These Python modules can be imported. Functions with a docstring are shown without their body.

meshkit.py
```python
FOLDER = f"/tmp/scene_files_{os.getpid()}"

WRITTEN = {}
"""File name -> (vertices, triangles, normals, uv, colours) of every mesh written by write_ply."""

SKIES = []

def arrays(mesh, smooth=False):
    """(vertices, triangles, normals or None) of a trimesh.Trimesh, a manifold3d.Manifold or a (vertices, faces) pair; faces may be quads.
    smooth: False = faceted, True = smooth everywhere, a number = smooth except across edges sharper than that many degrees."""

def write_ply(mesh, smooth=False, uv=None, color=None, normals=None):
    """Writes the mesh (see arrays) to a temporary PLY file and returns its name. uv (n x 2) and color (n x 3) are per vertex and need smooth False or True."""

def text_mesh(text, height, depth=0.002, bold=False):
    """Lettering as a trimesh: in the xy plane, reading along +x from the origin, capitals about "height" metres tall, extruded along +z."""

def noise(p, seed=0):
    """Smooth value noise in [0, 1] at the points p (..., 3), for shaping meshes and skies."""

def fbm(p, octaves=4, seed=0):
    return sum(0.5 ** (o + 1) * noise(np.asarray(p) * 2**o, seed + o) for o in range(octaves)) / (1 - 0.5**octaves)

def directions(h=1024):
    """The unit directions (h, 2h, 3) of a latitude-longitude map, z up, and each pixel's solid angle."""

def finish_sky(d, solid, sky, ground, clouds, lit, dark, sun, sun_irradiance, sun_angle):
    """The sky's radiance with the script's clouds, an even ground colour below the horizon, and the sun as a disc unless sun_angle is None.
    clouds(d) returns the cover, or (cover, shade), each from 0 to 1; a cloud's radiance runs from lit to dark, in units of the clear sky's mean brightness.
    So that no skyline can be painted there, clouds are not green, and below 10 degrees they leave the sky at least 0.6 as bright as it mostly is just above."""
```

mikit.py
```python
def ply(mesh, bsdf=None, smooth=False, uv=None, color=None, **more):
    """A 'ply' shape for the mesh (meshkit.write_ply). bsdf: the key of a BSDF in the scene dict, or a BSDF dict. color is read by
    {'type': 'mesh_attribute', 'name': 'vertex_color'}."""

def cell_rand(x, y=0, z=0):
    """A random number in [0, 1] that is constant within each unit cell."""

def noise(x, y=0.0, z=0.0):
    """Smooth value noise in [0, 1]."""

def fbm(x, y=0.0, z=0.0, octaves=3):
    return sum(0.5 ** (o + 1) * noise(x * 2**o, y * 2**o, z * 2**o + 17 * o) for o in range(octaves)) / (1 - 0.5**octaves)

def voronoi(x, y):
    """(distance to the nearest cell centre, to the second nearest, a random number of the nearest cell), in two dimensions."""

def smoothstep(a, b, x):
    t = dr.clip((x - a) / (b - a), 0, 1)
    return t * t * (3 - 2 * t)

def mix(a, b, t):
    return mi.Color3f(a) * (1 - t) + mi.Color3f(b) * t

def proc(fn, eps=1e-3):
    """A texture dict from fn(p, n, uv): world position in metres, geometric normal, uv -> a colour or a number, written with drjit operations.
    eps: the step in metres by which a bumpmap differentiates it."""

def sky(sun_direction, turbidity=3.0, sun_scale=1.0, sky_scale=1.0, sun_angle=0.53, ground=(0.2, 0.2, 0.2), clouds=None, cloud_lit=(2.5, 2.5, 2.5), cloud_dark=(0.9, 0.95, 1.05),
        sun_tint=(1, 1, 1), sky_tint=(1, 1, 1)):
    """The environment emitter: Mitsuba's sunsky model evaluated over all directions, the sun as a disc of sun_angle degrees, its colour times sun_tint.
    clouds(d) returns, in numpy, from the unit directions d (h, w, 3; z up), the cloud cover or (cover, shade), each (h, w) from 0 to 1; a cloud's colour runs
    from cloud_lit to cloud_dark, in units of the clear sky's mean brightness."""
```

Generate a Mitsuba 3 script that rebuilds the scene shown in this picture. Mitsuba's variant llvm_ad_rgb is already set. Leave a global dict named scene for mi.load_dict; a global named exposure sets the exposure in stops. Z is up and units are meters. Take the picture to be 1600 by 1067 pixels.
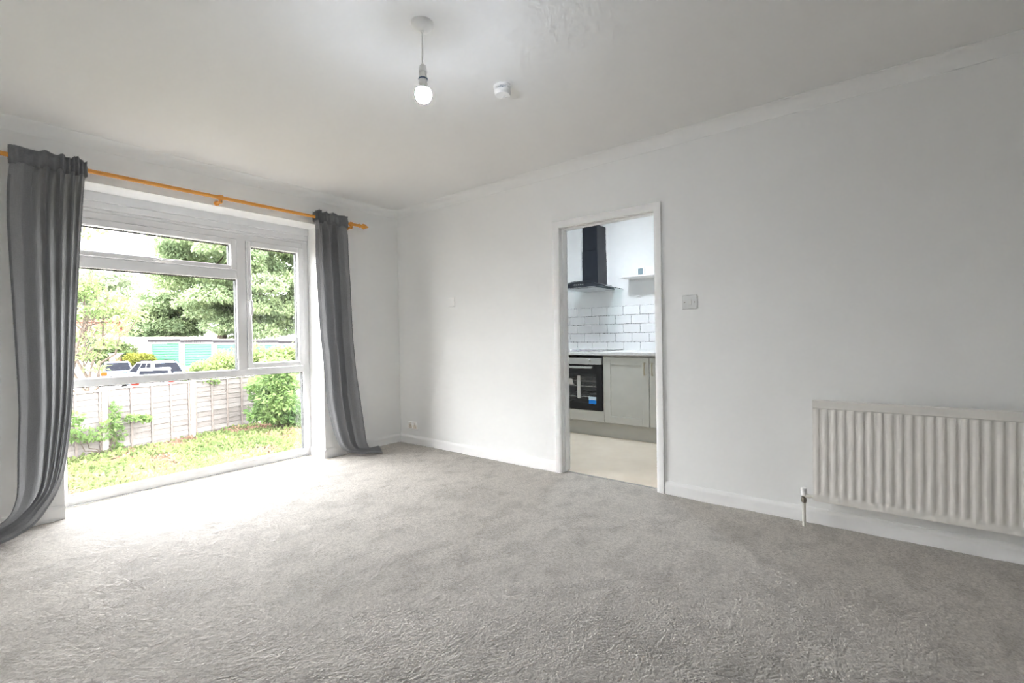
import math, random
import numpy as np, trimesh, drjit as dr, mitsuba as mi, mikit, meshkit
import manifold3d as m3
from shapely.geometry import Polygon

T = mi.ScalarTransform4f
rng = np.random.default_rng(7)
random.seed(7)
scene, labels = {'type': 'scene'}, {}

# ------------------------------------------------------------------ camera, sky, exposure
CAM = np.array([-2.978, -3.810, 1.03])
FWD = np.array([0.7842, 0.6204, -0.0092])
UP = np.array([0.0174, -0.0071, 0.9998])
scene['camera'] = {'type': 'perspective', 'fov': 95.52, 'fov_axis': 'x', 'near_clip': 0.02, 'far_clip': 1000.0,
                   'to_world': T().look_at(origin=CAM.tolist(), target=(CAM + FWD).tolist(), up=UP.tolist())}


def overcast(d):
    n = meshkit.fbm(d * 3.0, 4)
    return np.ones(d.shape[:2]), np.clip(0.55 * n, 0, 1)


scene['sky'] = mikit.sky((-0.35, -0.55, 0.75), turbidity=4.0, sun_scale=0.0, clouds=overcast,
                         cloud_lit=(2.0, 2.0, 2.0), cloud_dark=(1.45, 1.5, 1.55), ground=(0.2, 0.2, 0.18))
scene['sky']['sampling_weight'] = 8.0           # most light comes through the window: sample it most often
exposure = 6.85
BULB = 4.5
KITCHEN = 1.75

# ------------------------------------------------------------------ materials
sm, mixc, nz, fbm = mikit.smoothstep, mikit.mix, mikit.noise, mikit.fbm


def mat(key, color, rough=0.5, spec=0.5, metallic=0.0, bump=None, bscale=None, two=True, **kw):
    c = color if isinstance(color, dict) else {'type': 'rgb', 'value': list(color)}
    b = {'type': 'diffuse', 'reflectance': c} if spec <= 0.25 and not kw and not metallic else {'type': 'principled', 'base_color': c, 'roughness': rough, 'specular': spec, 'metallic': metallic, **kw}
    if bump is not None:
        b = {'type': 'bumpmap', 'arbitrary': bump, 'scale': bscale or 1.0, 'bsdf': b}
    scene[key] = {'type': 'twosided', 'bsdf': b} if two else b
    return key


def leafmat(key, a, b, freq=2.0, trans=0.9):
    def fn(p, n, uv):
        t = fbm(p.x * freq, p.y * freq, p.z * freq, 2)
        r = mikit.cell_rand(p.x * freq * 6, p.y * freq * 6, p.z * freq * 6)
        return mixc(a, b, dr.clip(0.55 * sm(0.3, 0.7, t) + 0.45 * r, 0, 1))
    scene[key] = {'type': 'principledthin', 'base_color': mikit.proc(fn), 'roughness': 0.45, 'spec_trans': 0.0, 'eta': 1.4,
                  'diff_trans': trans}
    return key


mat('m_wall', (0.81, 0.815, 0.805), 0.75, 0.25, bump=mikit.proc(lambda p, n, uv: fbm(p.x * 170, p.y * 170, p.z * 170, 2), 2e-3), bscale=0.0011)
mat('m_ceiling', (0.80, 0.80, 0.79), 0.85, 0.15, bump=mikit.proc(lambda p, n, uv: sm(0.42, 0.62, fbm(p.x * 95, p.y * 95, p.z * 95, 2)), 3e-3), bscale=0.0016)
mat('m_kitchen_wall', (0.80, 0.805, 0.80), 0.7, 0.25)
mat('m_gloss_white', (0.80, 0.80, 0.795), 0.5, 0.35)
mat('m_upvc', (0.77, 0.775, 0.785), 0.4, 0.4)
mat('m_plastic', (0.82, 0.82, 0.81), 0.35, 0.5)
mat('m_cream_plastic', (0.66, 0.61, 0.54), 0.4, 0.5)
mat('m_gasket', (0.03, 0.035, 0.035), 0.6, 0.3)
mat('m_dark', (0.02, 0.02, 0.02), 0.5, 0.4)


def carpet_col(p, n, uv):
    big = fbm(p.x * 2.6 + 3, p.y * 3.4, 0.0, 4)
    mid = fbm(p.x * 9 + 1.3 * fbm(p.x * 3, p.y * 3), p.y * 13, 5.0, 4)
    fine = nz(p.x * 260, p.y * 260, 2.0)
    tuft = nz(p.x * 130, p.y * 130, 9.0)
    d = 0.13 * sm(0.47, 0.75, mid) + 0.08 * sm(0.4, 0.75, big)
    v = (1 - d) * (0.72 + 0.30 * fine + 0.26 * tuft)
    return mixc((0, 0, 0), (0.40, 0.376, 0.347), dr.clip(v, 0, 1.3))


mat('m_carpet', mikit.proc(carpet_col), 1.0, 0.0, sheen=1.3,
    bump=mikit.proc(lambda p, n, uv: nz(p.x * 190, p.y * 190, 2.0) + 0.6 * nz(p.x * 90, p.y * 90, 4.0), 1.5e-3), bscale=0.004)
mat('m_vinyl', mikit.proc(lambda p, n, uv: mixc((0.62, 0.54, 0.44), (0.69, 0.62, 0.52), fbm(p.x * 7, p.y * 7, 0.0, 4))), 0.45, 0.4)
mat('m_pine', mikit.proc(lambda p, n, uv: mixc((0.62, 0.25, 0.035), (0.74, 0.36, 0.07), fbm(p.x * 3, p.y * 60, p.z * 60, 3))), 0.35, 0.5)
mat('m_radiator', (0.72, 0.70, 0.66), 0.5, 0.3)
mat('m_pipe', (0.70, 0.69, 0.63), 0.4, 0.5)
mat('m_chrome', (0.62, 0.62, 0.60), 0.22, 0.5, metallic=1.0)
mat('m_brushed', (0.60, 0.60, 0.585), 0.38, 0.5, metallic=1.0)
mat('m_tarnished', (0.22, 0.20, 0.16), 0.45, 0.5, metallic=0.8)
mat('m_brass', (0.55, 0.49, 0.36), 0.3, 0.5, metallic=1.0)
mat('m_cabinet', mikit.proc(lambda p, n, uv: mixc((0.48, 0.475, 0.43), (0.52, 0.51, 0.465), fbm(p.x * 12, p.y * 12, p.z * 12, 3))), 0.5, 0.3)
mat('m_worktop', mikit.proc(lambda p, n, uv: mixc((0.50, 0.50, 0.49), (0.68, 0.68, 0.67), sm(0.35, 0.65, nz(p.x * 240, p.y * 240, p.z * 240)))), 0.35, 0.5)
mat('m_tile', (0.84, 0.85, 0.85), 0.08, 0.6)
mat('m_grout', (0.07, 0.07, 0.075), 0.9, 0.1)
mat('m_hood_black', (0.012, 0.015, 0.021), 0.28, 0.35)
mat('m_hood_steel', (0.62, 0.64, 0.66), 0.35, 0.5, metallic=0.6)
mat('m_oven_black', (0.008, 0.008, 0.009), 0.12, 0.5)
mat('m_cavity', (0.05, 0.055, 0.055), 0.5, 0.3)
mat('m_paper', (0.72, 0.72, 0.68), 0.8, 0.1)
mat('m_label_blue', (0.02, 0.24, 0.72), 0.5, 0.3)
mat('m_label_white', (0.62, 0.74, 0.85), 0.5, 0.3)
mat('m_screen', (0.20, 0.27, 0.30), 0.2, 0.5)
mat('m_blue_ring', (0.16, 0.22, 0.32), 0.5, 0.3)
scene['m_pane'] = {'type': 'thindielectric', 'int_ior': 1.5}
scene['m_hood_glass'] = {'type': 'thindielectric', 'int_ior': 1.5, 'specular_transmittance': {'type': 'rgb', 'value': [0.55, 0.66, 0.66]}}


def cloth_col(a):
    def fn(p, n, uv):
        w = 0.5 * nz(uv.x * 900, uv.y * 60) + 0.5 * nz(uv.x * 60, uv.y * 2200)
        return mixc((0, 0, 0), a, 0.82 + 0.36 * w)
    return mikit.proc(fn)


scene['m_curtain'] = {'type': 'principledthin', 'base_color': cloth_col((0.30, 0.305, 0.315)), 'roughness': 0.9, 'eta': 1.2, 'diff_trans': 0.9, 'spec_trans': 0.0}
scene['m_curtain_hem'] = {'type': 'principledthin', 'base_color': cloth_col((0.20, 0.205, 0.215)), 'roughness': 0.9, 'eta': 1.2, 'diff_trans': 0.35, 'spec_trans': 0.0}

# outdoors
mat('m_soil', mikit.proc(lambda p, n, uv: mixc((0.05, 0.035, 0.022), (0.11, 0.085, 0.05), fbm(p.x * 5, p.y * 5, p.z * 5, 4))), 1.0, 0.0)
mat('m_asphalt', mikit.proc(lambda p, n, uv: mixc((0.17, 0.165, 0.16), (0.24, 0.235, 0.23), fbm(p.x * 0.8, p.y * 0.8, 0.0, 4))), 0.95, 0.1)
for k, (a, b) in enumerate([((0.115, 0.104, 0.10), (0.165, 0.153, 0.146)), ((0.13, 0.119, 0.115), (0.18, 0.168, 0.16)), ((0.10, 0.089, 0.085), (0.15, 0.138, 0.13))]):
    mat(f'm_slat_{k}', mikit.proc(lambda p, n, uv, a=a, b=b: mixc(a, b, fbm((p.x + 3.7 * p.y) * 1.6, p.z * 60, 1.0, 3))), 0.9, 0.1)
mat('m_batten', (0.14, 0.12, 0.11), 0.9, 0.1)
mat('m_post', (0.34, 0.32, 0.29), 0.9, 0.1)
mat('m_bark', mikit.proc(lambda p, n, uv: mixc((0.035, 0.028, 0.022), (0.085, 0.07, 0.055), fbm(p.x * 6, p.y * 6, p.z * 2, 3))), 0.95, 0.1)
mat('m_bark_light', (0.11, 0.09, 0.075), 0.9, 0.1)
leafmat('m_leaf_big', (0.20, 0.27, 0.16), (0.36, 0.43, 0.24), 0.5, 1.3)
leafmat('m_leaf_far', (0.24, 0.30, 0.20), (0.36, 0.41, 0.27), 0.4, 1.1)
leafmat('m_leaf_young', (0.13, 0.19, 0.08), (0.24, 0.29, 0.13), 1.0)
leafmat('m_leaf_bush', (0.075, 0.145, 0.055), (0.20, 0.285, 0.105), 1.2, 1.1)
leafmat('m_leaf_laurel', (0.12, 0.175, 0.07), (0.25, 0.305, 0.12), 1.2, 1.1)
leafmat('m_leaf_hedge', (0.05, 0.085, 0.035), (0.14, 0.17, 0.075), 0.8)
leafmat('m_leaf_gold', (0.13, 0.15, 0.03), (0.22, 0.21, 0.05), 0.8)
leafmat('m_leaf_cover', (0.095, 0.14, 0.05), (0.215, 0.25, 0.10), 2.0)
leafmat('m_leaf_brown', (0.19, 0.125, 0.09), (0.28, 0.19, 0.135), 2.0)


def brick_col(p, n, uv):
    s = p.x * 0.8 - p.y * 0.6
    row = dr.floor(p.z / 0.075)
    u = s / 0.225 + 0.5 * (row - 2 * dr.floor(row / 2))
    fx, fz = u - dr.floor(u), p.z / 0.075 - row
    mortar = (fx < 0.045) | (fz < 0.13)
    c = mixc((0.24, 0.10, 0.07), (0.32, 0.15, 0.105), mikit.cell_rand(dr.floor(u), row, 3))
    return dr.select(mortar, mi.Color3f(0.25, 0.22, 0.19), c)


mat('m_brick', mikit.proc(brick_col), 0.9, 0.1)
mat('m_render_white', (0.46, 0.46, 0.44), 0.9, 0.1)
mat('m_fascia', (0.03, 0.028, 0.03), 0.8, 0.1)
mat('m_roof_tile', (0.12, 0.06, 0.045), 0.9, 0.1)
mat('m_flat_roof', (0.25, 0.2, 0.19), 0.9, 0.1)
mat('m_mint', (0.035, 0.135, 0.070), 0.5, 0.3)
mat('m_car_navy', (0.02, 0.025, 0.045), 0.25, 0.4, clearcoat=0.3)
mat('m_car_blue', (0.09, 0.12, 0.16), 0.3, 0.4, clearcoat=0.3)
mat('m_car_silver', (0.17, 0.175, 0.19), 0.3, 0.4, clearcoat=0.3)
mat('m_car_glass', (0.012, 0.013, 0.017), 0.3, 0.15)
mat('m_tyre', (0.02, 0.02, 0.02), 0.9, 0.1)
mat('m_tail_red', (0.25, 0.015, 0.01), 0.4, 0.2)
mat('m_tail_orange', (0.25, 0.045, 0.01), 0.4, 0.2)

# ------------------------------------------------------------------ mesh helpers


def box(x0, x1, y0, y1, z0, z1):
    m = trimesh.creation.box((x1 - x0, y1 - y0, z1 - z0))
    m.apply_translation(((x0 + x1) / 2, (y0 + y1) / 2, (z0 + z1) / 2))
    return m


def cbox(x0, x1, y0, y1, z0, z1, c=0.003):
    x0, x1, y0, y1, z0, z1 = min(x0, x1), max(x0, x1), min(y0, y1), max(y0, y1), min(z0, z1), max(z0, z1)
    c = min(c, (x1 - x0) / 2.2, (y1 - y0) / 2.2, (z1 - z0) / 2.2)
    pts = []
    for x, sx in ((x0, 1), (x1, -1)):
        for y, sy in ((y0, 1), (y1, -1)):
            for z, sz in ((z0, 1), (z1, -1)):
                pts += [(x, y + sy * c, z + sz * c), (x + sx * c, y, z + sz * c), (x + sx * c, y + sy * c, z)]
    return hull(pts)


def hull(pts):
    return trimesh.Trimesh(np.asarray(pts, float)).convex_hull


def join(*ms):
    ms = [m for g in ms for m in (g if isinstance(g, (list, tuple)) else [g])]
    return trimesh.util.concatenate(ms)


def lathe(profile, center=(0, 0, 0), axis='z', n=40):
    m = trimesh.creation.revolve(np.asarray(profile, float), sections=n)
    if axis == 'x':
        m.apply_transform(trimesh.transformations.rotation_matrix(math.pi / 2, (0, 1, 0)))
    if axis == 'y':
        m.apply_transform(trimesh.transformations.rotation_matrix(-math.pi / 2, (1, 0, 0)))
    m.apply_translation(center)
    return m


def tube(points, r, sides=10):
    p = np.asarray(points, float)
    t = np.gradient(p, axis=0)
    t /= np.linalg.norm(t, axis=1, keepdims=True) + 1e-12
    ref = np.where(np.abs(t[:, 2:]) < 0.9, [0, 0, 1.0], [1.0, 0, 0])
    a = np.cross(t, ref)
    a /= np.linalg.norm(a, axis=1, keepdims=True) + 1e-12
    b = np.cross(t, a)
    ang = np.arange(sides) * 2 * np.pi / sides
    rr = np.broadcast_to(r, (len(p),))[:, None, None]
    v = (p[:, None] + rr * (np.cos(ang)[None, :, None] * a[:, None] + np.sin(ang)[None, :, None] * b[:, None])).reshape(-1, 3)
    f = []
    for i in range(len(p) - 1):
        for j in range(sides):
            k = (j + 1) % sides
            q = (i * sides + j, i * sides + k, (i + 1) * sides + k, (i + 1) * sides + j)
            f += [(q[0], q[2], q[1]), (q[0], q[3], q[2])]
    v = np.vstack([v, p[:1], p[-1:]])
    for j in range(sides):
        k = (j + 1) % sides
        f += [(len(v) - 2, j, k), (len(v) - 1, (len(p) - 1) * sides + k, (len(p) - 1) * sides + j)]
    return trimesh.Trimesh(v, f, process=False)


def extrude_along(poly2d, axis, a0, a1):
    """A closed polygon in the two other axes (cyclic order) extruded along the axis from a0 to a1."""
    m = trimesh.creation.extrude_polygon(Polygon(poly2d), a1 - a0, engine='earcut')
    v = m.vertices.copy()
    w = v[:, 2] + a0
    if axis == 'x':
        m.vertices = np.c_[w, v[:, 0], v[:, 1]]
    elif axis == 'y':
        m.vertices = np.c_[v[:, 0], w, v[:, 1]]
    else:
        m.vertices = np.c_[v[:, 0], v[:, 1], w]
    m.fix_normals()
    return m


def grid_mesh(P):
    """P (rows, cols, 3)."""
    h, w = P.shape[:2]
    i, j = np.meshgrid(np.arange(h - 1), np.arange(w - 1), indexing='ij')
    q = np.stack([i * w + j, i * w + j + 1, (i + 1) * w + j + 1, (i + 1) * w + j], -1).reshape(-1, 4)
    return trimesh.Trimesh(P.reshape(-1, 3), np.vstack([q[:, [0, 1, 2]], q[:, [0, 2, 3]]]), process=False)


def slerp_rows(rows, n):
    """Smooth interpolation of key rows [(t, values...)] at n+1 places."""
    from scipy.interpolate import PchipInterpolator
    a = np.array([np.hstack([np.ravel(x) for x in r]) for r in rows], float)
    return PchipInterpolator(a[:, 0], a[:, 1:])(np.linspace(a[0, 0], a[-1, 0], n + 1))


# ------------------------------------------------------------------ entries


def number(name):
    used = lambda k: k in scene or k in labels or any(x.startswith(k + '__') for x in scene)
    if not used(name):
        return name
    i = 1
    while used(f'{name}_{i:03d}'):
        i += 1
    return f'{name}_{i:03d}'


def thing(name, label, cat, group=None):
    key = number(name)
    labels[key] = {'label': label, 'category': cat}
    if group:
        labels[key]['group'] = group
    return key


def put(name, mesh, m, parent=None, smooth=False, label=None, **kw):
    key = number(parent + '__' + name if parent else name)
    scene[key] = mesh if isinstance(mesh, dict) else mikit.ply(mesh, m, smooth, **kw)
    if label:
        labels[key] = {'label': label}
    return key


def solo(name, mesh, m, label, cat, group=None, smooth=False, **kw):
    key = put(name, mesh, m, None, smooth, **kw)
    labels[key] = {'label': label, 'category': cat}
    if group:
        labels[key]['group'] = group
    return key


def struct(name, mesh, m, label=None, smooth=False, **kw):
    key = put(name, mesh, m, None, smooth, **kw)
    labels[key] = {'label': label or name.replace('_', ' '), 'kind': 'structure'}
    return key


# ------------------------------------------------------------------ room shell
XL, YB, ZC = -3.45, -6.2, 2.30          # left wall, back wall, ceiling
WX0, WX1, WZ = -2.476, -0.817, 2.029     # window opening
DY0, DY1, DZ = -2.661, -1.918, 1.848     # doorway
WT, DT = 0.32, 0.105                     # wall thicknesses

# carpet: a displaced grid
nx, ny = 300, 620
gx, gy = np.linspace(XL, 0.045, nx), np.linspace(YB, 0.236, ny)
GX, GY = np.meshgrid(gx, gy)
pp = np.stack([GX * 11, GY * 15, 0 * GX], -1)
GZ = 0.0045 * (meshkit.fbm(pp, 3, seed=3) - 0.5) + 0.006 * (meshkit.fbm(pp * 0.25, 3, seed=8) - 0.5) - 0.002
fl = grid_mesh(np.stack([GX, GY, GZ], -1))
c = fl.vertices[fl.faces].mean(1)
keep = ((c[:, 0] < -0.001) & (c[:, 1] < -0.001)) | ((c[:, 0] >= -0.001) & (c[:, 1] > DY0) & (c[:, 1] < DY1)) | ((c[:, 1] >= -0.001) & (c[:, 0] > WX0) & (c[:, 0] < WX1))
fl.update_faces(keep)
struct('floor', fl, 'm_carpet', 'grey cut pile carpet covering the room floor', smooth=True)
struct('subfloor', box(XL - 0.1, 0.05, YB - 0.1, 0.30, -0.2, -0.012), 'm_dark', 'floor slab under the carpet')

struct('wall_left', join(box(XL - 0.2, WX0, 0, WT, -1.6, 2.6), box(WX1, 0.3, 0, WT, -1.6, 2.6), box(WX0, WX1, 0, WT, WZ, 2.6), box(WX0, WX1, 0.30, WT, -1.6, -0.004)),
       'm_wall', 'white wall with the large window')
struct('wall_right', join(box(0, DT, YB, DY0 - 0.012, -0.1, ZC), box(0, DT, DY1 + 0.012, 0.0, -0.1, ZC), box(0, DT, DY0 - 0.012, DY1 + 0.012, DZ + 0.012, ZC)), 'm_wall',
       'white wall with the kitchen doorway and the radiator')
struct('wall_back', box(XL - 0.2, DT, YB - 0.2, YB, -0.2, 2.6), 'm_wall', 'white wall behind the viewer')
struct('wall_side', box(XL - 0.2, XL, YB, 0, -0.2, 2.6), 'm_wall', 'white wall opposite the doorway')
struct('ceiling', box(XL, DT, YB, 0, ZC, 2.6), 'm_ceiling', 'white stippled ceiling')

# coving: concave quarter with small beads
CV = 0.068
ang = np.linspace(0, math.pi / 2, 10)
cov = [(0, 0), (0, -CV), (0.004, -CV), (0.004, -CV + 0.003)] + [(CV - 0.003 - (CV - 0.008) * math.cos(a), -CV + 0.005 + (CV - 0.008) * math.sin(a)) for a in ang] + [(CV - 0.003, -0.003), (CV, -0.003), (CV, 0)]
struct('trim_1', extrude_along([(-x, ZC + z) for x, z in cov], 'x', XL, 0.0), 'm_gloss_white' if 0 else 'm_wall', 'white coving above the window wall', smooth=35)
struct('trim_2', extrude_along([(-x, ZC + z) for x, z in cov], 'y', YB, 0.0), 'm_wall', 'white coving above the doorway wall', smooth=35)

# skirting boards: bevelled top
SK = [(0, 0.0), (0.016, 0.0), (0.016, 0.062), (0.013, 0.070), (0.007, 0.078), (0.005, 0.086), (0, 0.086)]
base_l = [extrude_along([(-d, z - 0.006) for d, z in SK], 'x', a, b) for a, b in ((XL, WX0 + 0.0), (WX1, -0.0))]
base_l.append(extrude_along([(WX1 - d, z - 0.006) for d, z in SK], 'y', -0.012, 0.225))
struct('baseboard_left', join(base_l), 'm_gloss_white', 'white skirting board under the window wall', smooth=35)
base_r = [extrude_along([(-d, z - 0.006) for d, z in SK], 'y', a, b) for a, b in ((YB, DY0 - 0.052), (DY1 + 0.042, 0))]
struct('baseboard_right', join(base_r), 'm_gloss_white', 'white skirting board on the doorway wall', smooth=35)

# doorway: lining, architrave, stop
lin = join(box(-0.002, DT + 0.002, DY1, DY1 + 0.0115, -0.01, DZ + 0.0115), box(-0.002, DT + 0.002, DY0 - 0.0115, DY0, -0.01, DZ + 0.0115), box(-0.002, DT + 0.002, DY0, DY1, DZ, DZ + 0.0115),
           cbox(0.042, 0.072, DY1 - 0.011, DY1, -0.006, DZ), cbox(0.042, 0.072, DY0, DY0 + 0.011, -0.006, DZ), cbox(0.042, 0.072, DY0 + 0.011, DY1 - 0.011, DZ - 0.011, DZ))
struct('door_1', lin, 'm_gloss_white', 'white doorway lining without a door leaf')
AW = 0.047
AR = [(0, 0), (0.016, 0.0), (0.0165, 0.004), (0.016, 0.028), (0.012, 0.040), (0.008, AW), (0, AW)]   # thickness, distance from outer edge


def architrave(sgn, xf):
    P, Q = [], []
    d = lambda t, w: xf + sgn * t
    out = []
    # left stile, head and right stile, mitred: a swept profile along three lines
    for t, w in AR:
        e = AW - w
        out.append([(d(t, w), DY1 + e - 0.004, -0.006), (d(t, w), DY1 + e - 0.004, DZ + e - 0.004), (d(t, w), DY0 - e + 0.004, DZ + e - 0.004), (d(t, w), DY0 - e + 0.004, -0.006)])
    A = np.array(out + out[:1])
    m = grid_mesh(A)
    m.fix_normals()
    return m


put('architrave', architrave(-1, -0.0), 'm_gloss_white', 'door_1', smooth=30)
put('architrave', architrave(1, DT), 'm_gloss_white', 'door_1', smooth=30)
put('threshold', cbox(0.045, 0.06, DY0 + 0.001, DY1 - 0.001, -0.012, 0.003, 0.002), 'm_brushed', 'door_1', label='metal threshold strip between carpet and vinyl')

# ------------------------------------------------------------------ window
YF = 0.238                                   # front face of the frame
fr = [cbox(WX0, -2.428, YF, 0.292, 0.0, 1.90, 0.004), cbox(-0.874, WX1, YF, 0.292, 0.0, 1.90, 0.004), cbox(-2.43, -0.872, YF, 0.292, 0.0, 0.060, 0.004),
      cbox(-2.43, -0.872, YF, 0.292, 1.852, 1.90, 0.004), cbox(-2.43, -0.872, YF, 0.292, 0.751, 0.806, 0.004), cbox(-1.412, -1.341, YF, 0.292, 0.80, 1.86, 0.004),
      cbox(-2.43, -1.41, YF, 0.292, 1.530, 1.602, 0.004)]
struct('window_1', join(fr), 'm_upvc', 'white plastic window reaching from floor to ceiling height')
hp = [cbox(WX0, WX1, YF - 0.004, 0.292, 1.900, 1.920, 0.002), cbox(WX0, WX1, YF - 0.012, 0.292, 1.921, 1.967, 0.003), cbox(WX0, WX1, YF - 0.020, 0.292, 1.968, WZ, 0.003)]
for h in hp:
    put('head_panel', h, 'm_upvc', 'window_1')


def sash(x0, x1, z0, z1, gx0, gx1, gz0, gz1):
    yf = YF - 0.014
    m = join(cbox(x0, gx0, yf, 0.290, z0, z1, 0.006), cbox(gx1, x1, yf, 0.290, z0, z1, 0.006), cbox(gx0 - 0.002, gx1 + 0.002, yf, 0.290, z0, gz0, 0.006), cbox(gx0 - 0.002, gx1 + 0.002, yf, 0.290, gz1, z1, 0.006))
    k = put('opening_sash', m, 'm_upvc', 'window_1')
    return k


def pane(parent, x0, x1, z0, z1, y=0.262):
    p = np.array([[(x0, y, z0), (x1, y, z0)], [(x0, y, z1), (x1, y, z1)]], float)
    put('glass', grid_mesh(p), 'm_pane', parent)
    g, ya, yb = 0.0045, y + 0.0005, y + 0.034     # dark spacer of the double glazing, against the frame
    ring = join(box(x0, x0 + g, ya, yb, z0, z1), box(x1 - g, x1, ya, yb, z0, z1), box(x0 + g, x1 - g, ya, yb, z0, z0 + g * 0.6), box(x0 + g, x1 - g, ya, yb, z1 - g, z1))
    put('gasket', ring, 'm_gasket', parent, label='dark rubber seal around the glass')


s1 = sash(-2.426, -1.414, 1.604, 1.850, -2.378, -1.458, 1.640, 1.805)
pane(s1, -2.378, -1.458, 1.640, 1.805)
s2 = sash(-1.339, -0.876 + 0.013, 0.810, 1.850, -1.304, -0.914, 0.852, 1.806)
pane(s2, -1.304, -0.914, 0.852, 1.806)
pane('window_1', -2.428, -1.412, 0.806, 1.530)
pane('window_1', -2.428, -0.874, 0.060, 0.751)
put('handle', join(cbox(-1.965, -1.895, 0.210, 0.226, 1.610, 1.622, 0.004), cbox(-1.945, -1.915, 0.196, 0.212, 1.610, 1.628, 0.004), cbox(-1.94, -1.845, 0.192, 0.203, 1.612, 1.624, 0.004)), 'm_brushed', s1)
put('handle', join(cbox(-1.334, -1.310, 0.208, 0.226, 1.27, 1.37, 0.005), cbox(-1.331, -1.313, 0.188, 0.210, 1.345, 1.366, 0.004), cbox(-1.331, -1.313, 0.184, 0.196, 1.24, 1.362, 0.004)), 'm_upvc', s2)

# ------------------------------------------------------------------ curtain pole
py, pz, pr = -0.085, 2.072, 0.0125
pole = thing('curtain_pole', 'orange pine curtain pole mounted above the large window', 'curtain pole')
put('rod', lathe([(0, -2.95), (pr, -2.95), (pr, -0.492), (0, -0.492)], (0, py, pz), 'x', 24), 'm_pine', pole, smooth=40)
fin = [(0, 0), (0.017, 0), (0.019, 0.006), (0.017, 0.012), (0.0125, 0.016), (0.014, 0.024), (0.020, 0.034), (0.0265, 0.046), (0.0235, 0.056), (0.015, 0.072), (0.007, 0.088), (0.004, 0.097), (0, 0.1)]
put('finial', lathe([(r, z - 0.495) for r, z in fin], (0, py, pz), 'x', 8), 'm_pine', pole, smooth=25)
put('finial', lathe([(r, 2.95 + z) for r, z in fin], (0, 0, 0), 'x', 8).apply_transform(np.diag([-1, 1, 1, 1.0])).apply_translation((0, py, pz)), 'm_pine', pole, smooth=25)
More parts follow.
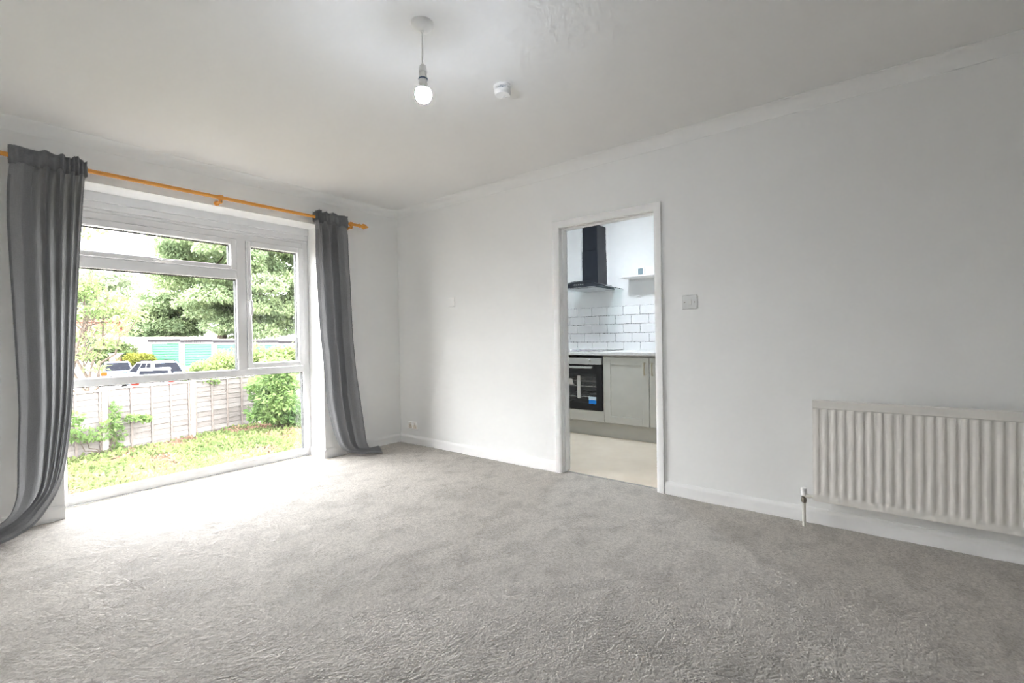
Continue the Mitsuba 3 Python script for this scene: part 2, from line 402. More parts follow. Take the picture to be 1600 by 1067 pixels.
for bx in (-2.84, -1.632, -0.575):
    bk = lathe([(0.013, -0.012), (0.019, -0.012), (0.019, 0.012), (0.013, 0.012), (0.013, -0.012)], (bx, py, pz), 'x', 24)
    b = put('bracket', join(bk, lathe([(0, 0.0), (0.0095, 0.0), (0.0095, 0.062), (0.017, 0.068), (0.017, 0.086), (0, 0.086)], (bx, py + 0.0, pz - 0.027), 'y', 20), cbox(bx - 0.010, bx + 0.010, py - 0.010, py + 0.008, pz - 0.042, pz - 0.012, 0.004)), 'm_pine', pole, smooth=35)
    put('screw', lathe([(0, 0), (0.0035, 0), (0.0035, 0.004), (0, 0.004)], (bx, py - 0.0125, pz - 0.030), 'y', 12), 'm_tarnished', b)

# ------------------------------------------------------------------ curtains


def curtain(label, rows, flat_side, folds, amp, seed, nrow=170, ncol=220):
    """rows: (s, left xyz, right xyz, amplitude factor), s = length along the cloth."""
    key = thing('curtain', label, 'curtain')
    R = slerp_rows(rows, nrow)
    L, Rt, A = R[:, 0:3], R[:, 3:6], R[:, 6]
    s = np.linspace(rows[0][0], rows[-1][0], nrow + 1)
    u = np.linspace(0, 1, ncol)
    P = L[:, None] * (1 - u)[None, :, None] + Rt[:, None] * u[None, :, None]
    du, ds = np.gradient(P, axis=1), np.gradient(P, axis=0)
    n = np.cross(ds, du)
    n /= np.linalg.norm(n, axis=-1, keepdims=True) + 1e-9
    n[n[..., 1] > 0.0] *= 1.0
    uu = u if flat_side == 'left' else 1 - u
    prof = np.zeros((nrow + 1, ncol))
    rs = np.random.default_rng(seed)
    for c0, wd, h, drift in folds:
        cc = c0 + drift * (s / s[-1])[:, None] + 0.012 * np.sin(s[:, None] * 2.1 + 9 * c0)
        w = wd * (0.8 + 0.35 * (s / s[-1])[:, None])
        prof += h * np.exp(-(np.abs(uu[None] - cc) / w) ** 1.5)
    g = 0.5 - 0.5 * np.cos(2 * np.pi * (uu * 9.5 + 0.9 * np.sin(uu * 7)))
    gather = np.where(uu > 0.30, g, 0.12 * g)[None] * np.exp(-s[:, None] / 0.11)
    wav = 0.10 * (meshkit.fbm(np.stack([np.broadcast_to(uu[None] * 5, prof.shape), np.broadcast_to(s[:, None] * 1.6, prof.shape), 0 * prof + seed], -1), 3) - 0.5)
    disp = A[:, None] * (amp * prof + amp * wav) + 0.016 * gather
    P = P - n * np.sign(n[..., 1:2].mean()) * disp[..., None]
    P[..., 2] = np.maximum(P[..., 2], 0.006 + 0.004 * prof)
    P[..., 1] = np.minimum(P[..., 1], np.where(P[..., 2] > 0.1, -0.025, -0.03))
    uv = np.stack(np.meshgrid(u, s / s[-1]), -1).reshape(-1, 2)
    put('panel', grid_mesh(P), 'm_curtain', key, smooth=True, uv=uv)
    # stitched side hems: a narrow doubled band along each long edge and the bottom
    for name, sl in (('hem', slice(0, 9)), ('hem', slice(ncol - 9, ncol))):
        Q = P[6:, sl].copy()
        off = np.cross(np.gradient(Q, axis=0), np.gradient(Q, axis=1))
        off /= np.linalg.norm(off, axis=-1, keepdims=True) + 1e-9
        sg = -np.sign(off[: len(off) // 2, :, 1].mean())
        Q = Q + off * sg * 0.0016
        put(name, grid_mesh(Q), 'm_curtain_hem', key, smooth=True, uv=uv.reshape(nrow + 1, ncol, 2)[6:, sl].reshape(-1, 2))
    # heading: rod pocket and ruffle, front and back layers
    x0, x1 = rows[0][1][0] - 0.006, rows[0][2][0] + 0.006
    m = 260
    xs = np.linspace(x0, x1, m)
    v = np.linspace(0, 1, m) if flat_side == 'left' else np.linspace(1, 0, m)
    g = 0.5 - 0.5 * np.cos(2 * np.pi * (v * 11 + 0.9 * np.sin(v * 7)))
    g = np.where(v > 0.30, g, 0.15 * g)
    zs = np.array([2.026, 2.034, 2.044, 2.056, 2.072, 2.088, 2.098, 2.108, 2.118, 2.126])
    fr_ = np.array([0.006, 0.009, 0.0135, 0.0165, 0.0175, 0.0165, 0.012, 0.0065, 0.009, 0.011])
    fold = np.array([0.020, 0.019, 0.017, 0.016, 0.015, 0.015, 0.015, 0.016, 0.020, 0.024])
    top = 0.009 * np.sin(v * 31) * (v > 0.3) + 0.003 * np.sin(v * 17)
    F = np.stack([np.broadcast_to(xs, (len(zs), m)), py - fr_[:, None] - fold[:, None] * g[None], zs[:, None] + top[None] * ((zs - 2.026) / 0.1)[:, None]], -1)
    B = np.stack([np.broadcast_to(xs, (len(zs), m)), py + fr_[:, None] + 0.4 * fold[:, None] * (1 - g)[None] * (v > 0.3), zs[:, None] + top[None] * ((zs - 2.026) / 0.1)[:, None]], -1)
    put('heading', join(grid_mesh(F), grid_mesh(B)), 'm_curtain_hem', key, smooth=True, uv=np.tile(np.stack(np.meshgrid(np.linspace(0, 1, m), np.linspace(0, 0.04, len(zs))), -1).reshape(-1, 2), (2, 1)),
        label='gathered rod pocket heading')
    return key


yc = -0.085
rows_l = [(0, (-2.671, yc, 2.04), (-2.362, yc, 2.04), 0.45), (0.12, (-2.682, yc, 1.93), (-2.372, yc, 1.93), 0.85), (0.3, (-2.688, yc, 1.76), (-2.384, yc, 1.76), 1.0), (0.8, (-2.676, yc, 1.24), (-2.414, yc, 1.25), 1.1),
          (1.36, (-2.664, yc - .01, 0.68), (-2.445, yc - .01, 0.70), 1.2), (1.6, (-2.672, yc - .02, 0.44), (-2.470, yc - .03, 0.45), 1.15), (1.80, (-2.676, yc - .03, 0.24), (-2.505, yc - .06, 0.255), 0.9),
          (1.93, (-2.700, yc - .02, 0.115), (-2.565, yc - .09, 0.125), 0.7), (2.06, (-2.78, yc - .01, 0.045), (-2.640, yc - .135, 0.045), 0.5), (2.18, (-2.90, yc - .00, 0.02), (-2.735, yc - .20, 0.02), 0.4), (2.32, (-3.03, yc - .02, 0.016), (-2.86, yc - .26, 0.016), 0.35)]
curtain('long grey curtain on the left side of the window, its hem trailing on the carpet', rows_l, 'left',
        [(0.46, 0.042, 1.0, 0.10), (0.64, 0.040, 1.2, 0.06), (0.80, 0.036, 1.0, 0.03), (0.93, 0.032, 0.8, 0.0), (0.16, 0.17, 0.40, 0.02)], 0.080, 3)
rows_r = [(0, (-0.925, yc, 2.04), (-0.620, yc, 2.04), 0.45), (0.12, (-0.920, yc, 1.93), (-0.616, yc, 1.93), 0.85), (0.3, (-0.921, yc, 1.76), (-0.613, yc, 1.75), 1.0), (0.55, (-0.911, yc, 1.5), (-0.600, yc, 1.5), 1.05),
          (0.9, (-0.896, yc, 1.147), (-0.590, yc, 1.15), 1.1), (1.25, (-0.874, yc - .01, 0.80), (-0.566, yc, 0.80), 1.1), (1.53, (-0.852, yc - .01, 0.52), (-0.532, yc - .01, 0.5), 1.0), (1.76, (-0.815, yc - .02, 0.29), (-0.508, yc - .02, 0.29), 0.9),
          (1.94, (-0.755, yc - .03, 0.115), (-0.488, yc - .03, 0.115), 0.7), (2.04, (-0.690, yc - .06, 0.04), (-0.455, yc - .02, 0.045), 0.4), (2.15, (-0.580, yc - .13, 0.014), (-0.40, yc + .01, 0.02), 0.25), (2.32, (-0.455, yc - .235, 0.012), (-0.305, yc + .03, 0.014), 0.2)]
curtain('long grey curtain on the right side of the window, near the room corner', rows_r, 'right',
        [(0.48, 0.045, 1.0, 0.03), (0.72, 0.050, 1.2, 0.0), (0.94, 0.04, 0.8, 0.0), (0.14, 0.16, 0.30, 0.02)], 0.085, 11)

# ------------------------------------------------------------------ pendant light
PX, PY = -1.711, -2.372
pen = thing('pendant_light', 'white ceiling pendant with a bare glowing bulb on a cord', 'ceiling light')
put('ceiling_rose', lathe([(0, 0), (0.044, 0), (0.044, -0.010), (0.042, -0.016), (0.034, -0.024), (0.020, -0.030), (0.008, -0.032), (0.007, -0.036), (0, -0.036)][::-1], (PX, PY, ZC), 'z', 48), 'm_plastic', pen, smooth=35)
cp = [(PX + 0.003 * math.sin(t * 3.1), PY + 0.004 * math.sin(t * 2.6), ZC - 0.034 - 0.135 * t) for t in np.linspace(0, 1, 12)]
cp[-1] = (PX, PY, ZC - 0.169)
put('cord', tube(cp, 0.0034, 10), 'm_plastic', pen, smooth=True)
hz = ZC - 0.165
lh = put('lamp_holder', lathe([(0, 0), (0.007, 0), (0.012, -0.004), (0.0155, -0.020), (0.0165, -0.026), (0.018, -0.027), (0.018, -0.032), (0.0165, -0.034), (0.0165, -0.060), (0, -0.060)][::-1], (PX, PY, hz), 'z', 40), 'm_plastic', pen, smooth=30)
put('ring', lathe([(0.0165, -0.055), (0.0185, -0.056), (0.0185, -0.060), (0.0165, -0.061), (0.0165, -0.055)], (PX, PY, hz), 'z', 40), 'm_blue_ring', lh, smooth=30, label='blue grey retaining ring')
bb = put('bulb', dict(mikit.ply(lathe([(0, -0.154), (0.012, -0.1522), (0.0225, -0.146), (0.0300, -0.136), (0.0335, -0.123)], (PX, PY, hz), 'z', 40), 'm_plastic', True),
                 emitter={'type': 'area', 'sampling_weight': 1.5, 'radiance': {'type': 'rgb', 'value': [BULB * 0.90, BULB * 0.97, BULB * 1.10]}}), None, pen, label='glowing white bulb')
put('bulb_neck', dict(mikit.ply(lathe([(0.0335, -0.123), (0.0328, -0.112), (0.0300, -0.102)], (PX, PY, hz), 'z', 40), 'm_plastic', True),
                     emitter={'type': 'area', 'sampling_weight': 0.4, 'radiance': {'type': 'rgb', 'value': [BULB * 0.20, BULB * 0.215, BULB * 0.24]}}), None, pen, label='dimmer shoulder of the bulb')
put('bulb_base', lathe([(0.0, -0.0605), (0.0145, -0.0605), (0.0160, -0.070), (0.0200, -0.084), (0.0270, -0.096), (0.0301, -0.1020), (0, -0.1021)][::-1], (PX, PY, hz), 'z', 40), 'm_plastic', pen, smooth=35)

# smoke alarm
SX, SY = -1.140, -2.322
sa = thing('smoke_alarm', 'small round white smoke alarm on the ceiling beyond the pendant light', 'smoke alarm')
put('base', lathe([(0, 0), (0.046, 0), (0.046, -0.008), (0.043, -0.010), (0, -0.010)][::-1], (SX, SY, ZC), 'z', 48), 'm_plastic', sa, smooth=30)
put('vent_band', lathe([(0, -0.0105), (0.034, -0.0105), (0.034, -0.024), (0, -0.024)][::-1], (SX, SY, ZC), 'z', 48), 'm_blue_ring', sa, smooth=30, label='dark vent slots')
for k in range(24):
    a = 2 * math.pi * k / 24
    f = cbox(-0.0025, 0.0025, 0.032, 0.041, -0.024, -0.010, 0.0008)
    f.apply_transform(trimesh.transformations.rotation_matrix(a, (0, 0, 1)))
    f.apply_translation((SX, SY, ZC))
    put('vent_fin', f, 'm_plastic', sa)
put('cover', lathe([(0, -0.024), (0.041, -0.024), (0.042, -0.029), (0.041, -0.040), (0.036, -0.046), (0.012, -0.048), (0, -0.048)][::-1], (SX, SY, ZC), 'z', 48), 'm_plastic', sa, smooth=35)
put('test_button', lathe([(0, -0.048), (0.009, -0.048), (0.0085, -0.051), (0, -0.0515)][::-1], (SX + .012, SY, ZC), 'z', 24), 'm_plastic', sa, smooth=35)

# ------------------------------------------------------------------ wall plates
sw = thing('light_switch', 'square chrome light switch on the wall right of the doorway', 'light switch')
put('plate', cbox(-0.0055, 0.0, -2.925, -2.833, 1.187, 1.275, 0.004), 'm_brushed', sw)
put('rocker', hull([(-0.0055, -2.892, 1.216), (-0.0055, -2.872, 1.216), (-0.0055, -2.892, 1.246), (-0.0055, -2.872, 1.246), (-0.0075, -2.891, 1.217), (-0.0075, -2.873, 1.217), (-0.0115, -2.891, 1.245), (-0.0115, -2.873, 1.245)]), 'm_chrome', sw)
for y in (-2.849, -2.909):
    put('screw', lathe([(0, 0), (0.0042, 0), (0.0036, 0.0016), (0, 0.0020)], (0, 0, 0), 'x', 16).apply_transform(np.diag([-1, 1, 1, 1.0])).apply_translation((-0.0055, y, 1.231)), 'm_tarnished', sw)

bp = thing('wall_plate', 'small white wall plate left of the doorway at switch height', 'wall plate')
put('plate', cbox(-0.009, 0.0, -0.810, -0.722, 1.312, 1.400, 0.004), 'm_plastic', bp)
put('cover', cbox(-0.0125, -0.009, -0.798, -0.734, 1.318, 1.356, 0.0015), 'm_plastic', bp)
for y in (-0.738, -0.794):
    put('screw', lathe([(0, 0), (0.0038, 0), (0.003, 0.0014), (0, 0.0018)], (0, 0, 0), 'x', 14).apply_transform(np.diag([-1, 1, 1, 1.0])).apply_translation((-0.009, y, 1.376)), 'm_brushed', bp)

so = thing('socket_outlet', 'cream double socket low on the wall by the room corner', 'socket')
put('plate', cbox(-0.012, 0.0, -0.272, -0.128, 0.140, 0.214, 0.004), 'm_plastic', so)
for y in (-0.166, -0.234):
    f = put('socket_face', cbox(-0.0135, -0.012, y - 0.024, y + 0.024, 0.148, 0.188, 0.0007), 'm_cream_plastic', so)
    for dy, dz, wy, wz in ((0, 0.030, 0.002, 0.004), (-0.011, 0.013, 0.0032, 0.002), (0.011, 0.013, 0.0032, 0.002)):
        put('pin_hole', box(-0.0138, -0.0134, y + dy - wy, y + dy + wy, 0.148 + dz - wz, 0.148 + dz + wz), 'm_dark', f)
    put('rocker', cbox(-0.0150, -0.012, y - 0.008, y + 0.008, 0.192, 0.207, 0.0012), 'm_cream_plastic', so)

# ------------------------------------------------------------------ radiator
RY0, RY1, RZ0, RZ1, RX = -4.93, -3.531, 0.146, 0.677, -0.1
rad = thing('radiator', 'long cream panel radiator with vertical flutes on the right wall', 'radiator')
pitch = 0.0372
yy = []
y = RY1 - 0.006
while y > RY0 + 0.04:
    yy += [y, y - 0.005, y - 0.018, y - 0.0235, y - 0.0275, y - 0.0330]
    y -= pitch
prof = np.array([0.1, 0.9, 1, 0.15, 0, 0])
yy = np.array([RY1] + yy + [RY0])
dd = np.concatenate([[0.0], np.tile(prof, (len(yy) - 2) // 6), [0.0]])
zz = np.array([RZ0, RZ0 + 0.002, RZ0 + 0.030, RZ0 + 0.036, RZ0 + 0.050, RZ1 - 0.062, RZ1 - 0.046, RZ1 - 0.0425, RZ1 - 0.041, RZ1 - 0.002, RZ1])
amp = np.array([0, 0, 0, 0.3, 1, 1, 0.5, 0.1, 0, 0, 0])
bump = np.array([0.004, 0, 0, 0, 0, 0, 0, 0.0, -0.0035, -0.004, 0.001])
Y, Z = np.meshgrid(yy, zz)
Xr = RX + 0.011 - 0.011 * dd[None] * amp[:, None] + np.where((amp < 0.2)[:, None], -0.011 + bump[:, None], 0)
Xr = np.where((amp > 0.2)[:, None], RX + 0.0032 * (1 - dd[None] * amp[:, None]) - 0.001, RX - 0.001 + bump[:, None])
fm = grid_mesh(np.stack([Xr, Y, Z], -1))
back = join(box(RX + 0.012, RX + 0.024, RY0, RY1, RZ0, RZ1), box(RX + 0.003, RX + 0.013, RY1 - 0.0015, RY1, RZ0, RZ1), box(RX, RX + 0.013, RY0, RY0 + 0.0015, RZ0, RZ1), box(RX + 0.001, RX + 0.013, RY0, RY1, RZ1 - 0.001, RZ1), box(RX + 0.003, RX + 0.013, RY0, RY1, RZ0, RZ0 + 0.001))
put('front_panel', fm, 'm_radiator', rad, smooth=50)
put('back_panel', back, 'm_radiator', rad)
for y in (-3.72, -4.72):
    put('bracket', join(cbox(-0.078, -0.001, y - 0.02, y + 0.02, 0.55, 0.58, 0.002), cbox(-0.006, 0, y - 0.025, y + 0.025, 0.2, 0.6, 0.002), cbox(-0.078, -0.001, y - 0.02, y + 0.02, 0.2, 0.22, 0.002)), 'm_radiator', rad)
vy, vx = -3.487, -0.085
v = put('valve', join(lathe([(0, 0.125), (0.0105, 0.125), (0.0125, 0.129), (0.0125, 0.146), (0.0105, 0.150), (0.0085, 0.152), (0.0085, 0.164), (0, 0.164)], (vx, vy, 0), 'z', 8)), 'm_tarnished', rad, smooth=25, label='tarnished metal valve nut')
put('cap', lathe([(0, 0.163), (0.0125, 0.163), (0.014, 0.170), (0.015, 0.196), (0.013, 0.203), (0, 0.205)], (vx, vy, 0), 'z', 24), 'm_plastic', v, smooth=30, label='white plastic valve cap')
put('collar', lathe([(0, 0.1505), (0.011, 0.1505), (0.011, 0.1515), (0, 0.1515)], (vx, vy, 0.004), 'z', 20), 'm_dark', v)
put('union', join(lathe([(0, 0), (0.009, 0), (0.009, 0.012), (0.0115, 0.013), (0.0115, 0.026), (0.009, 0.028), (0.009, 0.046), (0, 0.046)], (0, 0, 0), 'y', 20).apply_transform(np.diag([1, -1, 1, 1.0])).apply_translation((vx, vy - 0.001, 0.163))), 'm_pipe', rad, smooth=30)
put('pipe', lathe([(0, -0.004), (0.0085, -0.004), (0.0085, 0.126), (0, 0.126)], (vx, vy, 0), 'z', 20), 'm_pipe', rad, smooth=30)

# ------------------------------------------------------------------ kitchen
KX = 1.862
struct('kitchen_floor', box(0.0601, KX, -4.4, -0.3, -0.05, 0.0), 'm_vinyl', 'cream vinyl floor of the kitchen')
struct('wall_kitchen', box(KX, KX + 0.2, -4.6, -0.1, -0.1, 2.6), 'm_kitchen_wall', 'white kitchen wall behind the worktop')
struct('wall_kitchen_left', box(DT, KX, -0.3, 0, -0.1, 2.6), 'm_kitchen_wall', 'white kitchen end wall')
struct('wall_kitchen_right', box(DT, KX, -4.6, -4.4, -0.1, 2.6), 'm_kitchen_wall', 'white kitchen end wall far from the window')
struct('ceiling_kitchen', box(DT, KX, -4.4, -0.3, ZC, 2.6), 'm_wall', 'white kitchen ceiling')
put('grout', box(KX - 0.004, KX, -2.93, -0.41, 0.858, 1.357), 'm_grout', 'wall_kitchen', label='dark grey grout')
tp = {}
for r in range(5):
    z1 = 1.356 - r * 0.0995
    off = -0.983 + (0.0985 if r % 2 else 0)
    for k in range(-3, 10):
        y1 = off - 0.1965 * k
        key = number('wall_kitchen__tile')
        if 'p' not in tp:
            tp['p'] = mikit.ply(cbox(KX - 0.0095, KX - 0.0035, -0.1925, 0, -0.0955, 0, 0.0012), 'm_tile')
        scene[key] = {**tp['p'], 'to_world': T().translate([0, float(y1 - 0.001), float(z1 - 0.001)])}

# ceiling lamp of the kitchen (lights it, above the door head)
kl = thing('kitchen_ceiling_light', 'round ceiling light in the kitchen', 'ceiling light')
put('base', lathe([(0, 0), (0.11, 0), (0.11, -0.02), (0, -0.02)][::-1], (0.80, -1.70, ZC), 'z', 40), 'm_plastic', kl, smooth=30)
put('diffuser', dict(mikit.ply(lathe([(0, -0.062), (0.05, -0.056), (0.085, -0.040), (0.10, -0.0205)], (0.80, -1.70, ZC), 'z', 40), 'm_plastic', True),
                     emitter={'type': 'area', 'sampling_weight': 1.0, 'radiance': {'type': 'rgb', 'value': [KITCHEN * 0.90, KITCHEN * 0.98, KITCHEN * 1.07]}}), None, kl)

# worktop, plinth, hob
solo('worktop', cbox(1.225, KX - 0.0005, -2.60, -0.35, 0.832, 0.869, 0.006), 'm_worktop', 'pale speckled worktop running along the kitchen units', 'worktop')
solo('plinth', cbox(1.318, 1.335, -2.60, -0.35, 0.0, 0.152, 0.001), 'm_cabinet', 'grey brown plinth board under the kitchen units', 'plinth')
hob = thing('hob', 'thin black glass hob set on the worktop below the hood', 'hob')
put('glass_top', cbox(1.29, 1.79, -1.60, -1.01, 0.8692, 0.8752, 0.002), 'm_oven_black', hob)
for hx, hy, hr in ((1.42, -1.16, 0.09), (1.42, -1.45, 0.07), (1.65, -1.16, 0.07), (1.65, -1.45, 0.09)):
    put('cooking_ring', lathe([(hr - 0.003, 0), (hr, 0), (hr, 0.0004), (hr - 0.003, 0.0004), (hr - 0.003, 0)], (hx, hy, 0.8752), 'z', 36), 'm_brushed', hob)

FX = 1.25


def shaker(parent, y0, y1, z0, z1, hy, w=0.072):
    d = put('door', join(cbox(FX, FX + 0.02, y0, y0 + w, z0, z1, 0.0015), cbox(FX, FX + 0.02, y1 - w, y1, z0, z1, 0.0015), cbox(FX, FX + 0.02, y0 + w, y1 - w, z0, z0 + w, 0.0015), cbox(FX, FX + 0.02, y0 + w, y1 - w, z1 - w, z1, 0.0015),
                         box(FX + 0.008, FX + 0.018, y0 + w - 0.002, y1 - w + 0.002, z0 + w - 0.002, z1 - w + 0.002)), 'm_cabinet', parent)
    za, zb = 0.648, 0.770
    put('handle', join(tube([(FX - 0.028, hy, za), (FX - 0.028, hy, zb)], 0.0055, 10), tube([(FX - 0.0335, hy, za + 0.006), (FX, hy, za + 0.006)], 0.005, 10), tube([(FX - 0.0335, hy, zb - 0.006), (FX, hy, zb - 0.006)], 0.005, 10)), 'm_brass', d, smooth=40, label='slim metal bar handle')
    return d


CB = (FX + 0.022, KX - 0.03)
c1 = thing('base_cabinet', 'grey shaker base cabinet standing right beside the oven', 'cabinet')
put('body', box(CB[0], CB[1], -2.103, -1.632, 0.153, 0.831), 'm_cabinet', c1)
shaker(c1, -2.101, -1.634, 0.158, 0.812, -2.066)
c2 = thing('base_cabinet', 'grey shaker base cabinet partly hidden by the right door frame', 'cabinet')
put('body', box(CB[0], CB[1], -2.580, -2.105, 0.153, 0.831), 'm_cabinet', c2)
shaker(c2, -2.578, -2.107, 0.158, 0.812, -2.142)
c4 = thing('base_cabinet', 'grey shaker base cabinet left of the oven, behind the left door frame', 'cabinet')
put('body', box(CB[0], CB[1], -0.988, -0.36, 0.153, 0.831), 'm_cabinet', c4)
shaker(c4, -0.986, -0.362, 0.158, 0.812, -0.40)
c3 = thing('oven_housing', 'grey housing unit around the built in oven', 'cabinet')
put('side_panel', box(CB[0], CB[1], -1.631, -1.614, 0.153, 0.831), 'm_cabinet', c3)
put('side_panel', box(CB[0], CB[1], -1.006, -0.990, 0.153, 0.831), 'm_cabinet', c3)
put('filler', cbox(FX, FX + 0.02, -1.630, -0.992, 0.158, 0.266, 0.0015), 'm_cabinet', c3, label='plain grey panel below the oven')
put('shelf', box(CB[0], CB[1], -1.612, -1.008, 0.246, 0.264), 'm_cabinet', c3)

ov = thing('oven', 'black built in oven with a steel control panel and glass door', 'oven')
OY0, OY1 = -1.611, -1.011
cav = join(box(1.30, 1.80, OY0 + 0.02, OY0 + 0.03, 0.29, 0.72), box(1.30, 1.80, OY1 - 0.03, OY1 - 0.02, 0.29, 0.72), box(1.79, 1.80, OY0 + 0.03, OY1 - 0.03, 0.29, 0.72), box(1.30, 1.79, OY0 + 0.03, OY1 - 0.03, 0.29, 0.30), box(1.30, 1.79, OY0 + 0.03, OY1 - 0.03, 0.71, 0.72))
put('cavity', cav, 'm_cavity', ov)
cpn = put('control_panel', cbox(1.238, 1.30, OY0, OY1, 0.737, 0.806, 0.003), 'm_brushed', ov, label='brushed steel control panel')
for y in (-1.475, -1.147):
    put('knob', lathe([(0, 0), (0.0215, 0), (0.0215, 0.004), (0.0175, 0.006), (0.0165, 0.020), (0.014, 0.022), (0, 0.022)], (0, 0, 0), 'x', 32).apply_transform(np.diag([-1, 1, 1, 1.0])).apply_translation((1.238, y, 0.777)), 'm_chrome', cpn, smooth=30)
gy0, gy1, gz0, gz1 = -1.548, -1.074, 0.345, 0.640
dr_ = put('door', join(cbox(1.245, 1.275, OY0, gy0, 0.270, 0.733, 0.003), cbox(1.245, 1.275, gy1, OY1, 0.270, 0.733, 0.003), cbox(1.245, 1.275, gy0 - 0.002, gy1 + 0.002, 0.270, gz0, 0.003), cbox(1.245, 1.275, gy0 - 0.002, gy1 + 0.002, gz1, 0.733, 0.003)), 'm_oven_black', ov)
put('window', grid_mesh(np.array([[(1.262, gy0, gz0), (1.262, gy1, gz0)], [(1.262, gy0, gz1), (1.262, gy1, gz1)]], float)), 'm_pane', dr_)
put('handle', join(cbox(1.196, 1.210, -1.525, -1.095, 0.698, 0.720, 0.004), cbox(1.206, 1.246, -1.515, -1.495, 0.700, 0.718, 0.002), cbox(1.206, 1.246, -1.125, -1.105, 0.700, 0.718, 0.002)), 'm_brushed', dr_, label='steel bar handle')
lab = put('energy_label', box(1.2440, 1.2449, -1.546, -1.462, 0.375, 0.409), 'm_label_white', dr_, label='blue and white sticker on the oven door')
put('blue_field', box(1.2438, 1.2449, -1.546, -1.462, 0.336, 0.375), 'm_label_blue', lab) if 0 else None
put('energy_label_band', box(1.2440, 1.2449, -1.546, -1.462, 0.336, 0.3749), 'm_label_blue', dr_)
for z in (0.560, 0.505, 0.395):
    ws = [tube([(1.31, OY0 + 0.034, z), (1.31, OY1 - 0.034, z)], 0.0032, 6), tube([(1.74, OY0 + 0.034, z), (1.74, OY1 - 0.034, z)], 0.0032, 6)]
    ws += [tube([(1.31, yv, z), (1.74, yv, z)], 0.0018, 5) for yv in np.linspace(OY0 + 0.06, OY1 - 0.06, 14)]
    put('rack', join(ws), 'm_chrome', ov)
ppr = solo('oven_leaflet', cbox(1.300, 1.304, -1.335, -1.295, 0.375, 0.615, 0.001), 'm_paper', 'tall white paper strip standing inside the oven', 'leaflet')
solo('oven_booklet', hull([(1.299, -1.255, 0.515), (1.303, -1.255, 0.515), (1.299, -1.07, 0.52), (1.303, -1.07, 0.52), (1.299, -1.235, 0.575), (1.303, -1.235, 0.575), (1.299, -1.07, 0.60), (1.303, -1.07, 0.60)]), 'm_paper',
     'pale booklet inside the oven beside the door frame', 'booklet')

# cooker hood
hd = thing('cooker_hood', 'black chimney cooker hood with a curved glass canopy', 'cooker hood')
HY = -1.279
HW = 0.097
put('chimney', join(cbox(1.64, KX - 0.001, HY - HW, HY + HW, 1.60, 1.98, 0.004), cbox(1.645, KX - 0.001, HY - HW + 0.005, HY + HW - 0.005, 1.97, 2.262, 0.004)), 'm_hood_black', hd)
vs = [cbox(KX - 0.10 + 0.024 * i, KX - 0.088 + 0.024 * i, HY - HW + 0.003, HY - HW + 0.006, 2.222, 2.246, 0.001) for i in range(3)]
put('vent_slots', join(vs), 'm_dark', hd)
put('body', hull([(x, y, z) for x in (1.42, KX - 0.001) for y, z in ((HY - 0.195, 1.548), (HY + 0.195, 1.548), (HY - 0.15, 1.60), (HY + 0.15, 1.60))]), 'm_hood_black', hd)
flt = put('underside', cbox(1.43, KX - 0.01, HY - 0.185, HY + 0.185, 1.541, 1.5478, 0.002), 'm_hood_steel', hd, label='pale metal filter panel underneath')
ys = np.linspace(-0.3, 0.3, 41)
arch = lambda y: 1.612 - 0.070 * (y / 0.3) ** 2
G = []
for k, (dx, dz) in enumerate(((0, 0), (0, 0.006))):
    G.append(np.array([[(xx if abs(y) < 0.29 else min(xx, KX - 0.001), HY + y, arch(y) + dz) for y in ys] for xx in np.linspace(1.372, KX - 0.001, 6)]))
xf = lambda y: 1.372 + 0.05 * (y / 0.3) ** 2
for g_ in G:
    for j, y in enumerate(ys):
        g_[:, j, 0] = np.linspace(xf(y), KX - 0.001, 6)
put('glass_canopy', grid_mesh(G[0]), 'm_hood_glass', hd, smooth=True, label='curved tinted glass canopy')
edge = np.array([[G[0][0, j] for j in range(41)], [G[1][0, j] for j in range(41)]])
edge2 = np.array([[G[0][i, 0] for i in range(6)], [G[1][i, 0] for i in range(6)]])
put('glass_edge', join(grid_mesh(edge), grid_mesh(edge2)), 'm_hood_black', hd)
fa = []
for y in ys:
    z1 = arch(y) - 0.001
    fa.append([(xf(y) + 0.012, HY + y, max(min(1.553, z1 - 0.001), 1.541)), (xf(y) + 0.012, HY + y, z1), (xf(y) + 0.03, HY + y, z1), (xf(y) + 0.03, HY + y, max(min(1.553, z1 - 0.001), 1.541))])
fa = np.array(fa)
fa = np.concatenate([fa, fa[:, :1]], 1)
fas = put('fascia', grid_mesh(fa), 'm_hood_black', hd)
put('underpan', cbox(1.39, 1.432, HY - 0.19, HY + 0.19, 1.5485, 1.5525, 0.001), 'm_hood_steel', hd)
for k in range(5):
    y = HY + 0.05 - 0.026 * k
    put('button', lathe([(0, 0), (0.0075, 0), (0.007, 0.002), (0, 0.0022)], (0, 0, 0), 'x', 14).apply_transform(np.diag([-1, 1, 1, 1.0])).apply_translation((xf(0) + 0.0115, y, 1.580)), 'm_chrome', fas)

